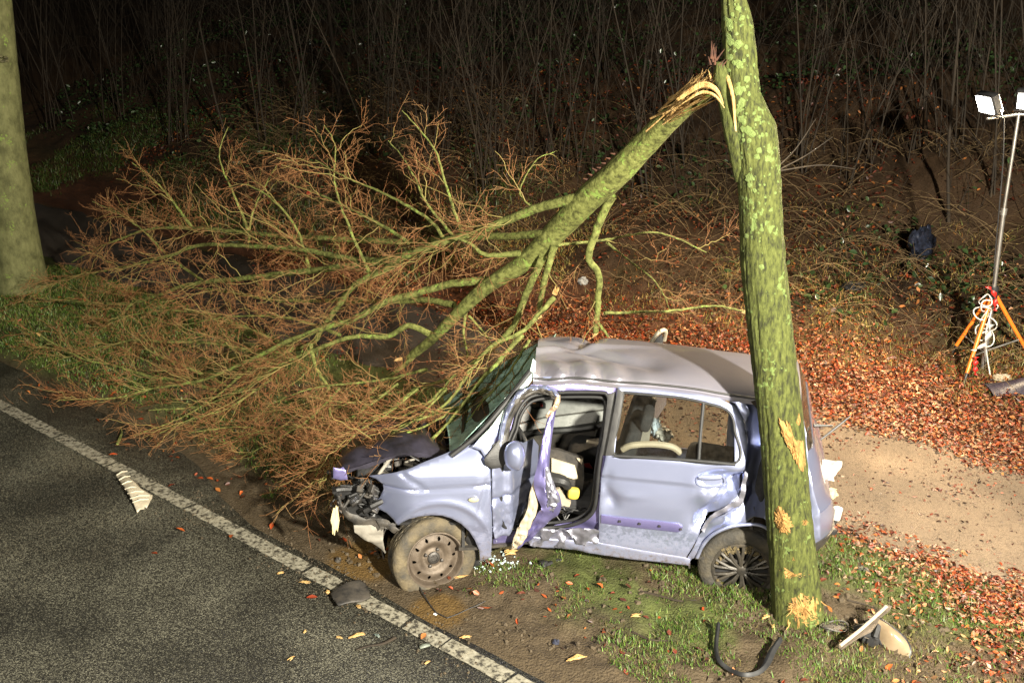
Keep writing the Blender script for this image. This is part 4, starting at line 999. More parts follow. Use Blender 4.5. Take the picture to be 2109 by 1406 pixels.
# bare mounting strip of the lost side moulding, with its clip holes
strip = panel('moulding_strip', [(1238, 1061), (1300, 1068), (1360, 1074), (1398, 1079), (1406, 1085), (1404, 1093), (1396, 1096), (1340, 1090), (1280, 1083), (1238, 1077)], paint_in, door, off=-.012, thick=.012, step=.03, roll=.006)
for u, v in ((1276, 1073), (1317, 1078), (1358, 1083)):
    c = side(u, v, -.018); MB().box(c, (.017, .012, .015), bev=.002).build('clip_hole', black, strip)
c = side(1402, 1089, -.018); MB().tube([c, c + [0, -.006, 0]], [.008, .007], 10).build('clip_stud', steel_dark, strip)

# ---- body frame round the front door opening, with rubber seal
hole = [(1058, 880), (1066, 850), (1082, 825), (1105, 813), (1160, 808), (1236, 808), (1250, 813), (1254, 828), (1250, 870), (1238, 935), (1232, 985), (1226, 1040), (1212, 1064), (1180, 1080), (1130, 1086), (1050, 1088), (1032, 1060), (1034, 960), (1044, 915)]
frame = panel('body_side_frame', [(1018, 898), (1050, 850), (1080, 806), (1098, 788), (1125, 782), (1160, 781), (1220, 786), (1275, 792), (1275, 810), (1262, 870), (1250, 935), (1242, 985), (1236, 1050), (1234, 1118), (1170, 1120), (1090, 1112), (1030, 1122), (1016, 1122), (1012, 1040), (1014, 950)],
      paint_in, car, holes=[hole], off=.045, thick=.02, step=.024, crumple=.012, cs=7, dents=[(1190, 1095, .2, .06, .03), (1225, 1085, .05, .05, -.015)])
px_tube('door_seal', hole, .038, .013, rubber, frame, 120, True)
px_tube('door_seal', [(q[0] * .93 + 1150 * .07, q[1] * .93 + 945 * .07) for q in hole], .10, .012, rubber, frame, 120, True)
pl = MB()
for k in range(40): pass
panel('pillar_cover', [(1252, 812), (1268, 806), (1262, 870), (1248, 938), (1238, 938)], black, frame, off=.020, thick=.012, step=.03, roll=.004)
# sill: torn and scraped below the front door, sound below the rear door
panel('sill', [(1090, 1106), (1150, 1112), (1233, 1117), (1320, 1133), (1412, 1148), (1422, 1152), (1421, 1165), (1380, 1160), (1300, 1152), (1230, 1142), (1180, 1134), (1140, 1130), (1092, 1128)], paint, car, off=-.006, thick=.03, step=.02, roll=.012,
      extra=lambda x, z: .05 * (np.abs(fbm(x * 9, z * 20, 3) - .5)) * (1 - sst(.35, .75, x)))
panel('torn_sill_flange', [(1086, 1088), (1120, 1086), (1165, 1090), (1205, 1084), (1234, 1090), (1234, 1116), (1200, 1120), (1160, 1126), (1120, 1122), (1090, 1124)], silver, car, off=.01, thick=.008, step=.016, crumple=.09, cs=9, roll=.004)

# ---- front wing
wing = panel('front_wing', [(995, 944), (985, 928), (972, 921), (950, 930), (929, 939), (900, 949), (871, 958), (820, 977), (780, 991), (754, 1000), (770, 1003), (785, 1011), (787, 1020), (778, 1040), (759, 1064), (775, 1065), (793, 1069), (808, 1078), (819, 1087), (828, 1079), (842, 1070), (862, 1064), (888, 1061), (910, 1062), (930, 1068), (950, 1079), (966, 1094), (978, 1113), (987, 1134), (989, 1155), (1011, 1146), (1014, 1093), (1012, 1030), (1010, 968), (1003, 955)],
      paint, car, thick=.02, step=.017, roll=.012, creases=[(820, 975, 870, 1005, .03, .012), (1008, 975, 985, 1060, .02, .008)], extra=lambda x, z: .012 * np.exp(-((z - .735 - .02 * x) / .010) ** 2) + .10 * sst(.80, 1.02, z) + .14 * sst(-.62, -1.0, x) + .006 * (fbm(x * 4, z * 4, 2) - .5) - .012 * np.exp(-(np.abs(np.hypot(x + .47, (z - .30) * 1.0) - .335) / .022) ** 2))
# side repeater
sm = MB(); rg = [[side(975 + 11 * q * math.cos(a), 1029 + 5 * q * math.sin(a), o) for a in ang] for q, o in ((1, .004), (1, -.010), (.75, -.018))]
sm.add(np.concatenate(rg), [(k * 24 + i, k * 24 + (i + 1) % 24, (k + 1) * 24 + (i + 1) % 24, (k + 1) * 24 + i) for k in range(2) for i in range(24)] + [tuple(range(48, 72))])
sm.build('side_repeater', amber, wing, auto=50)
# A-pillar foot plate between wing and door
panel('pillar_skin', [(972, 921), (990, 928), (1000, 945), (1012, 950), (1020, 905), (1046, 862), (1070, 822), (1094, 786), (1086, 776), (1062, 806), (1036, 846), (1008, 884), (985, 905)], paint, car, off=.02, thick=.018, step=.02, roll=.010, dents=[(1040, 850, .05, .08, .012)])
# ---- bonnet: creased, in a much darker paint than the car's sides
hb = [(920, 938, .20), (895, 930, .20), (868, 923, .18), (838, 924, .16), (808, 929, .14), (775, 938, .13), (740, 950, .12), (706, 960, .10), (690, 975, .10)]
near_edge = catmull([side(u, v, o) for u, v, o in hb], 40)
rows = []
for k, w in enumerate(np.linspace(0, 1.22, 26)):
    r = near_edge + np.array([-.10, 1, 0]) * w
    r[:, 2] += .05 * math.sin(min(1, w / .5) * math.pi * .9) * np.sin(np.linspace(.2, 2.8, 40)) + .05 * np.abs(fbm(np.linspace(0, 5, 40), np.full(40, w * 4.0), 3) - .5) * 2 - .03
    r[:, 2] += (.035 * math.exp(-(w / .05) ** 2)) * -1 - .24 * w
    rows.append(r)
skirt = [near_edge + [0, .02, -.055], near_edge + [0, -.004, -.035]]
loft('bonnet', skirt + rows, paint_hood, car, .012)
# ---- windscreen: crazed and sagging
t0, t1 = side(928, 938, .06), side(1093, 764, .03)
f0, f1 = t0 + LAT_F * 1.22 + np.array([-.09, 0, -.11]), t1 + LAT_R * 1.12 + np.array([-.02, 0, -.13])
rows = []
for a in np.linspace(0, 1, 22):
    A, B_ = t0 * (1 - a) + t1 * a, f0 * (1 - a) + f1 * a
    r = np.array([A * (1 - b) + B_ * b for b in np.linspace(0, 1, 22)])
    bl = np.sin(np.linspace(0, math.pi, 22)) * math.sin(math.pi * a)
    r[:, 2] -= .12 * bl * (.7 + .6 * fbm(np.linspace(0, 3, 22), np.full(22, a * 3), 3)); r[:, 0] += .10 * bl
    r += .012 * (fbm(np.linspace(0, 9, 22), np.full(22, a * 9), 2) - .5)[:, None]
    rows.append(r)
loft('windscreen', rows, shat, car, .005)
ps_ = MB(); ps_.tube(catmull([side(930, 938, .045), side(985, 893, .03), side(1040, 830, .02), side(1092, 764, .015)], 24), .018, 8)
ps_.build('windscreen_seal', rubber, car)
panel('glazing_strip', [(985, 905), (1010, 880), (1038, 842), (1064, 802), (1090, 770), (1098, 738), (1104, 745), (1102, 775), (1090, 790), (1066, 822), (1040, 858), (1014, 892), (995, 912)], glass_mat('crazed_pillar_glass', (.45, .55, .52), .75, .2, (40, (.55, .66, .62))), car, off=.008, thick=.005, step=.03, roll=0)
# ---- roof: creased over the front, far edge pressed down by the limb
nu = [(1098, 776), (1135, 778), (1178, 775), (1222, 778), (1265, 783), (1330, 787), (1393, 793), (1440, 799), (1479, 806), (1530, 814), (1580, 822), (1650, 836)]
fu = [(1112, 702), (1140, 698), (1180, 698), (1222, 699), (1265, 702), (1325, 707), (1385, 714), (1430, 719), (1475, 725), (1530, 732), (1580, 739), (1640, 748)]
ne = catmull([side(u, v, .0) for u, v in nu], 70); fe = catmull([atZ(u, v, z) for (u, v), z in zip(fu, np.linspace(1.235, 1.27, len(fu)))], 70)
rows = []
tt = np.linspace(0, 1, 70)
for b in np.linspace(0, 1, 60):
    r = ne * (1 - b) + fe * b
    r[:, 2] += .055 * (1 - (2 * b - 1) ** 4) + .045 * (b - b * b)
    s_l = np.clip((tt - .0) / .45, 0, 1)
    crush = (1 - sst(.15, .55, tt))
    r[:, 2] += crush * (.05 * (np.abs(((tt * 9 + b * 1.6) % 1) - .5) * 2 - .5) * np.exp(-(b / .25) ** 2) + .03 * np.clip(1 - np.abs(b - .42 - .5 * tt) / .06, 0, 1) - .045 * np.clip(1 - np.abs(b - .62 + .9 * tt) / .10, 0, 1) - .05 * np.exp(-((tt - .17 - .10 * (b - .5)) / .035) ** 2) * sst(.35, .7, b) - .035 * np.exp(-((b - .30) / .09) ** 2) * np.exp(-((tt - .2) / .2) ** 2))
    r[:, 2] += .012 * (fbm(tt * 7, np.full(70, b * 3), 3) - .5) * (1 - .5 * tt) - .03 * np.exp(-((tt - .42) / .08) ** 2 - ((b - .25) / .15) ** 2)
    rows.append(r)
lip = [ne + [0, -.004, -.045], ne + [0, -.018, -.018]]
roof = loft('roof', lip + rows, paint_dark, car, .012)
gt = catmull([side(u, v + 3, -.012) for u, v in nu], 70)
MB().tube(gt, .008, 6).build('roof_gutter', rubber, roof)
panel('roof_rail', [(1100, 776), (1178, 776), (1265, 784), (1393, 794), (1479, 807), (1530, 818), (1545, 850), (1536, 870), (1515, 832), (1480, 817), (1393, 806), (1275, 794), (1160, 786), (1104, 788)], paint, car, off=.012, thick=.02, step=.03, roll=.008)
# ---- rear quarter, tail and boot
panel('quarter_panel', [(1530, 816), (1600, 828), (1655, 842), (1664, 900), (1668, 960), (1676, 1010), (1690, 1060), (1690, 1110), (1640, 1120), (1600, 1110), (1585, 1090), (1560, 1080), (1520, 1082), (1490, 1090), (1462, 1108), (1446, 1132), (1436, 1147), (1414, 1152), (1440, 1104), (1466, 1066), (1524, 1034), (1536, 1005), (1540, 966), (1546, 916), (1536, 866)], paint, car, off=.012, thick=.03, step=.028, roll=.010,
      dents=[(1600, 940, .13, .55, .30), (1545, 1030, .06, .08, .04), (1500, 1075, .08, .04, -.02)], crumple=.025, cs=7, creases=[(1540, 1010, 1470, 1075, .04, -.035), (1530, 1050, 1490, 1090, .03, .03), (1560, 1010, 1500, 1070, .025, .02)])  # tall first dent deepened so that the trunk's shadow shows beside it
px_tube('arch_lip', [(1436, 1147), (1448, 1122), (1466, 1102), (1492, 1088), (1522, 1081), (1560, 1080), (1590, 1092)], .0, .012, paint, car, 40)
panel('torn_quarter_edge', [(1534, 968), (1540, 975), (1534, 1020), (1528, 1040), (1490, 1056), (1468, 1072), (1450, 1095), (1444, 1090), (1462, 1062), (1490, 1044), (1522, 1026), (1528, 1000)], silver, car, off=.0, thick=.006, step=.02, crumple=.03, cs=12, roll=.002)
def tail_pt(u, v, Yp): return atY(u, v, Yp)
# tail: a rounded shell swept across the back of the car
prof = [(2.02, .30), (2.06, .36), (2.09, .45), (2.09, .56), (2.06, .64), (2.02, .70), (1.99, .80), (1.96, .92), (1.92, 1.02), (1.86, 1.14), (1.79, 1.26), (1.70, 1.36)]
cy = np.interp(1.95, BX, BY)
rows = []
for w in np.concatenate([np.linspace(0, .3, 10), np.linspace(.36, 1.42, 14)]):
    inset = .17 * max(0, 1 - w / .28) ** 2.0
    r = []
    for x, z in prof:
        r.append(np.array([x - .02 - inset, 5.445 + float(np.interp(z, IZ, IY)) * (1 - w / .7), z]) + LAT_R * w + np.array([-.04, 0, 0]))
    rows.append(r)
def tail_strip(name, k0, k1, mat, thick=.02, push=0.0):
    A = np.array(rows)[:, k0:k1 + 1].copy(); A[..., 0] += push
    return loft(name, A, mat, car, thick)
bump = tail_strip('rear_bumper', 0, 4, paint)
tail_strip('bumper_moulding', 1, 2, black_dusty, .012, .018)
boot = tail_strip('tailgate', 4, 8, paint)
tail_strip('rear_window', 8, 11, glass_mat('dark_rear_glass', (.35, .36, .38), .12, .05), .006)
# wiper, tow bar
wq = [atY(1683, 878, 6.0), atY(1705, 876, 6.02), atY(1750, 858, 6.05)]
MB().tube([atY(1690, 905, 6.0), atY(1722, 880, 6.02), atY(1752, 856, 6.04)], [.006, .008, .004], 6).tube([atY(1676, 876, 6.02), atY(1715, 876, 6.02)], [.012, .005], 6).build('rear_wiper', black, car)
tb = MB(); tb.tube(catmull([atY(1680, 1084, 6.0), atY(1716, 1078, 6.0), atY(1724, 1064, 6.0)], 8), .014, 8).build('tow_bar', black, car)
ccap = MB().tube([atY(1722, 1068, 6.0), atY(1727, 1046, 6.0)], [.026, .030], 14); ccap.build('tow_ball_cap', whitep, car)
MB().box(atY(1712, 1093, 5.83), (.07, .05, .04), bev=.008).build('tow_socket', black, car)

# ---- the far side of the car, floor and bulkheads
def off_side(x): return np.interp(x, BX, BY)
fx = np.linspace(-1.05, 2.0, 40)
def far_pt(x, z, w=1.46):
    lat = LAT_F if x < .1 else LAT_R
    k = float(sst(-.2, .5, x)); lat = LAT_F * (1 - k) + LAT_R * k
    return np.array([x, float(off_side(x)), z]) + lat * w * np.array([1, 1, 0]) - np.array([0, float(np.interp(z, IZ, IY)), 0])
loft('far_side_sill', [[far_pt(x, z) for x in fx] for z in (.22, .30, .36)], paint, car, .03)
xs = np.linspace(-.28, .52, 14); xb = np.linspace(1.15, 1.75, 10)
loft('far_quarter_panel', [[far_pt(x, z) for x in np.linspace(1.35, 1.72, 10)] for z in (.3, .5, .7, .85, .98, 1.06)], paint, car, .04)
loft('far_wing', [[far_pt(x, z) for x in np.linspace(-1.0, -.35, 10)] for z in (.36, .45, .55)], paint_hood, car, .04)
fr_ = MB()
for x0, x1 in ((-.30, .14), (.42, .50), (1.60, 1.50)):
    fr_ = MB(); fr_.tube([far_pt(x0, .8), (far_pt(x0, .8) + far_pt(x1, 1.22)) / 2, far_pt(x1, 1.22)], .03, 8)
    fr_.build('far_pillar', black_dusty, car)
floor = [[(lambda q: np.array([q[0], q[1], .24]))(far_pt(x, .3, w)) for x in np.linspace(-.35, 1.7, 20)] for w in np.linspace(.10, 1.42, 10)]
loft('floor_pan', floor, black_dusty, car, .02)
loft('bulkhead', [[far_pt(-.32, z, w) for w in np.linspace(.12, 1.4, 8)] for z in np.linspace(.25, .92, 6)], black, car, .02)
loft('boot_wall', [[far_pt(1.52, z, w) for w in np.linspace(.12, 1.4, 8)] for z in np.linspace(.25, .62, 4)], black_dusty, car, .02)
# far front door seen from inside
def fdoor(u, v, dY=0): return atY(u, v, 7.02 + dY + (u - 1150) / 300 * -.12)
fd = MB().poly([fdoor(*q) for q in [(1050, 800), (1256, 796), (1258, 960), (1046, 975)]], .03, (0, 1, 0)); fdo = fd.build('far_front_door', black_dusty, car)
MB().poly([fdoor(u, v, -.02) for u, v in [(1064, 815), (1140, 811), (1246, 812), (1246, 842), (1120, 858), (1062, 872)]], .016, (0, 1, 0)).build('upper_trim', lgrey, fdo)
MB().poly([fdoor(u, v, -.02) for u, v in [(1064, 876), (1120, 862), (1246, 846), (1244, 866), (1180, 876), (1066, 892)]], .016, (0, 1, 0)).build('fabric_insert', lgrey2, fdo)
ar = MB(); ar.tube(catmull([fdoor(1060, 900, -.05), fdoor(1120, 888, -.07), fdoor(1180, 884, -.07), fdoor(1250, 874, -.05)], 20), .028, 8).build('armrest', black, fdo)
hnd = MB(); hq = [fdoor(u, v, -.03) for u, v in [(1089, 829), (1118, 827), (1124, 831), (1124, 841), (1103, 843), (1097, 841)]]
hnd.poly(hq, .02, (0, 1, 0)); hn = hnd.build('inner_handle', black, fdo)
MB().box(fdoor(1115, 834, -.045), (.02, .012, .026), bev=.003).build('lock_tab', redm, hn)
MB().poly([fdoor(u, v, -.035) for u, v in [(1095, 831), (1110, 830), (1110, 836), (1100, 839)]], .006, (0, 1, 0)).build('pull_lever', grey_p, hn)
# open rear door on the far side: its window frame shows above the roof
od = MB(); P = catmull([atY(1338, 712, 7.32), atY(1348, 694, 7.32), atY(1362, 681, 7.34), atY(1371, 682, 7.4), atY(1368, 700, 7.5)], 16)
od.tube(P, .017, 8); odr = od.build('far_rear_door', cream, car)
MB().poly([atY(u, v, 7.36) for u, v in [(1340, 716), (1350, 698), (1364, 687), (1366, 706)]], .008, (0, 1, 0)).build('door_glass', black, odr)
loft('door_skin', [[np.array([1.02 + .30 * a, 7.22 + .75 * a, z]) for a in np.linspace(0, 1, 8)] for z in (.32, .5, .7, .86)], paint, odr, .05)

# ---- seats, dashboard, loose trim
def cushion(name, c, size, R, mat, parent, sub=2):
    o = MB().box(c, size, R, bev=min(size) * .3).build(name, mat, parent, auto=180)
    s = o.modifiers.new('round', 'SUBSURF'); s.levels = s.render_levels = sub
    return o
def rot(rx, ry, rz): return np.array(Matrix.Rotation(rz, 3, 'Z') @ Matrix.Rotation(ry, 3, 'Y') @ Matrix.Rotation(rx, 3, 'X'))
YAW = math.radians(-12)
for w, nm in ((.46, 'driver_seat'), (1.06, 'passenger_seat')):
    b0 = far_pt(.42, .42, w); bb = cushion(nm, b0, (.44, .44, .16), rot(0, .1, YAW), seatm, car)
    cushion('backrest', far_pt(.68, .74, w), (.13, .44, .58), rot(0, .26, YAW), seatm, bb)
    cushion('headrest', far_pt(.80, 1.06, w), (.09, .22, .14), rot(0, .2, YAW), seatm, bb)
rb = cushion('rear_bench', far_pt(1.28, .44, .74), (.46, 1.14, .16), rot(0, .08, YAW), seatm, car)
cushion('backrest', far_pt(1.56, .72, .74), (.14, 1.14, .52), rot(0, .3, YAW), seatm, rb)
P = catmull([side(1282, 925, .22), side(1300, 917, .20), side(1340, 914, .19), side(1382, 919, .20), side(1402, 932, .22)], 24)
MB().tube(P, [.022] * 24, 8).build('seat_side_bolster', beige, car)
ptr = MB(); ptr.poly([atY(u, v, 6.55) for u, v in [(1308, 812), (1352, 822), (1344, 860), (1336, 915), (1306, 915)]], .03, (.2, 1, 0)); ptr.build('pillar_trim', grey_p, car)
MB().tube(catmull([atY(1350, 822, 6.5), atY(1338, 850, 6.5), atY(1320, 868, 6.5)], 8), .012, 6).build('seat_belt', black, car)
dash = MB(); P = catmull([far_pt(-.20, .80, .10), far_pt(-.18, .83, .5), far_pt(-.18, .82, 1.0), far_pt(-.20, .78, 1.4)], 16); dash.tube(P, [.11] * 16, 10); dash.build('dashboard', black_dusty, car)
sw = MB(); cc = far_pt(.05, .80, .42); Rw = rot(0, -.45, -.05)
sw.tube([cc + Rw @ np.array([0, .17 * math.cos(a), .17 * math.sin(a)]) for a in np.linspace(0, 6.283, 33)], [.014] * 33, 8, cap=False)
for a in (0.3, 2.84, 4.7): sw.tube([cc + Rw @ np.array([-.03, 0, 0]), cc + Rw @ np.array([0, .17 * math.cos(a), .17 * math.sin(a)])], [.02, .012], 6)
sw.build('steering_wheel', black, car)
# hanging inner trim of the torn front door
def tp(u, v, Y_=6.02): return atY(u, v, Y_)
trim = MB().poly([tp(*q) for q in [(1122, 922), (1150, 926), (1202, 944), (1203, 985), (1196, 1030), (1186, 1046), (1140, 1062), (1122, 1050)]], .025, (0, 1, .1)).build('hanging_door_trim', black_dusty, car)
MB().poly([tp(u, v, 6.0) for u, v in [(1136, 944), (1184, 959), (1191, 985), (1180, 986), (1136, 972)]], .012, (0, 1, .1)).build('foil_patch', cream, trim)
MB().poly([tp(u, v, 6.0) for u, v in [(1188, 944), (1201, 946), (1198, 956)]], .012, (0, 1, .1)).build('foil_patch', beige, trim)
cushion('foam_block', tp(1181, 1015, 5.96), (.085, .06, .085), rot(0, .15, .1), yellow, trim)
mp_ = MB(); mp_.tube(catmull([tp(1132, 985, 5.97), tp(1160, 990, 5.94), tp(1172, 1005, 5.95)], 10), [.05, .048, .045, .045, .04, .04, .035, .03, .03, .02], 8); mp_.build('window_motor', black, trim)
gp = MB().poly([tp(u, v, 5.95) for u, v in [(1138, 1010), (1152, 1006), (1166, 1028), (1176, 1034), (1172, 1046), (1142, 1046)]], .03, (0, 1, 0)); gp.build('carpet_rag', beige, trim)
MB().poly([tp(u, v, 6.3) for u, v in [(1202, 955), (1214, 954), (1221, 965), (1206, 962)]], .01, (0, 1, 0)).build('belt_buckle', redm, car)
wr = MB()
for k in range(12):
    a = tp(random.uniform(1135, 1195), random.uniform(1040, 1062), 5.93); wr.tube(catmull([a, a + [random.uniform(-.06, .06), -.02, random.uniform(-.05, .05)], a + [random.uniform(-.12, .12), 0, random.uniform(-.06, .05)]], 8), .004, 4)
tag(wr.build('loose_wiring', black, car), kind='stuff')
MB().tube([tp(1208, 908, 6.5), tp(1232, 912, 6.5)], [.012, .012], 6).build('seat_trim_bar', beige, car)

# ---- torn front door: skin pushed in, folded edge standing up, window frame bent over
dx0 = side(1012, 1000)[0]; dx1 = side(1110, 1000)[0]
fdoor_o = panel('front_door', [(1013, 945), (1030, 938), (1062, 930), (1100, 938), (1112, 960), (1110, 1000), (1098, 1045), (1078, 1085), (1050, 1112), (1022, 1124), (1016, 1095), (1013, 1020)], paint, car, off=-.006, thick=.012, step=.02, crumple=.035, cs=7,
      extra=lambda x, z: .30 * np.clip((x - dx0) / (dx1 - dx0), 0, 1.2) ** 1.5 + .03 * np.exp(-((z - .62) / .02) ** 2) + .05 * np.exp(-(((x - dx0) / (dx1 - dx0) - .42) / .10) ** 2) * -1 + .05 * sst(.6, .3, z) * np.abs(fbm(x * 14, z * 14, 2) - .5) * 2)
def ribbon(name, pts, offs, wid, mat, parent, n=40, thick=.012, twist=0.0):
    C = catmull([side(u, v, o) for (u, v), o in zip(pts, offs)], n); wd = np.interp(np.linspace(0, 1, n), np.linspace(0, 1, len(wid)), wid) / 320
    T = np.gradient(C, axis=0); T /= np.linalg.norm(T, axis=1, keepdims=True)
    nrm = np.cross(T, [0, 1.0, .35]); nrm /= np.linalg.norm(nrm, axis=1, keepdims=True)
    rows = []
    for k in np.linspace(-1, 1, 9):
        rows.append(C + nrm * (wd * k / 2)[:, None] + np.array([0, 1, 0]) * (.012 * k * k + .045 * np.linspace(.1, 1, n) * (np.abs(fbm(np.linspace(0, 10, n), np.full(n, k * 2 + 4), 2) - .5) * 2 - .3))[:, None] * 1.0)
    return loft(name, rows, mat, parent, thick)
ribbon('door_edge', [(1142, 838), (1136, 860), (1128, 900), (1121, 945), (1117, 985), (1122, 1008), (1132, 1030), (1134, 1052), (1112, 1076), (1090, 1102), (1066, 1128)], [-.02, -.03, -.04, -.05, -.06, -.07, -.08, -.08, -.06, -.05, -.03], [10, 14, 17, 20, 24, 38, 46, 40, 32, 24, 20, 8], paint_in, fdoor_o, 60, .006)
ribbon('door_edge_fold', [(1124, 962), (1130, 990), (1136, 1015), (1140, 1036), (1128, 1058)], [-.05, -.07, -.09, -.09, -.05], [8, 14, 20, 24, 10], silver, fdoor_o, 30)
ribbon('inner_door_strip', [(1106, 984), (1100, 1020), (1096, 1050), (1082, 1085), (1068, 1112), (1058, 1130)], [-.035, -.045, -.055, -.055, -.05, -.045], [8, 18, 20, 24, 26, 12], beige, fdoor_o, 50, .006)
ribbon('window_frame', [(1036, 920), (1040, 892), (1052, 852), (1074, 818), (1104, 805), (1132, 808), (1147, 820), (1143, 838)], [.0, -.01, -.03, -.05, -.06, -.05, -.04, -.03], [16, 15, 15, 16, 17, 16, 13, 10], black_dusty, fdoor_o, 50)
ribbon('frame_lip', [(1030, 925), (1034, 890), (1046, 848), (1070, 812), (1104, 799), (1134, 802), (1150, 818)], [-.01, -.02, -.04, -.06, -.07, -.06, -.05], [7, 7, 7, 8, 8, 7, 4], paint, fdoor_o, 50)
ribbon('frame_lip', [(1150, 814), (1146, 834), (1132, 852), (1126, 858)], [-.06, -.05, -.05, -.05], [5, 10, 8, 4], M('coppery_trim', [(.3, (.45, .30, .20)), (.7, (.6, .45, .33))], 10, .4, .5), fdoor_o, 20)
# mirror
mc = side(1066, 938, -.10)
th = np.linspace(0, math.pi, 14); phv = np.linspace(0, 2 * math.pi, 28, endpoint=False)
mv, mf = [], []
for i, a in enumerate(th):
    for j, b in enumerate(phv):
        x, y, z = math.cos(a), math.sin(a) * math.cos(b), math.sin(a) * math.sin(b)
        f = 1.0 if x < 0 else .55
        mv.append(mc + np.array([.088 * x * f, .075 * y, .10 * z * (1 - .12 * x)]))
mf = [(i * 28 + j, i * 28 + (j + 1) % 28, (i + 1) * 28 + (j + 1) % 28, (i + 1) * 28 + j) for i in range(13) for j in range(28)]
mir = mesh('door_mirror', mv, mf, paint, fdoor_o)
mbase = panel('mirror_base', [(1040, 895), (1044, 912), (1040, 930), (1044, 950), (1036, 962), (1014, 966), (1000, 958), (997, 946), (1012, 926), (1028, 905)], black, fdoor_o, off=-.018, thick=.02, step=.03, roll=.008)

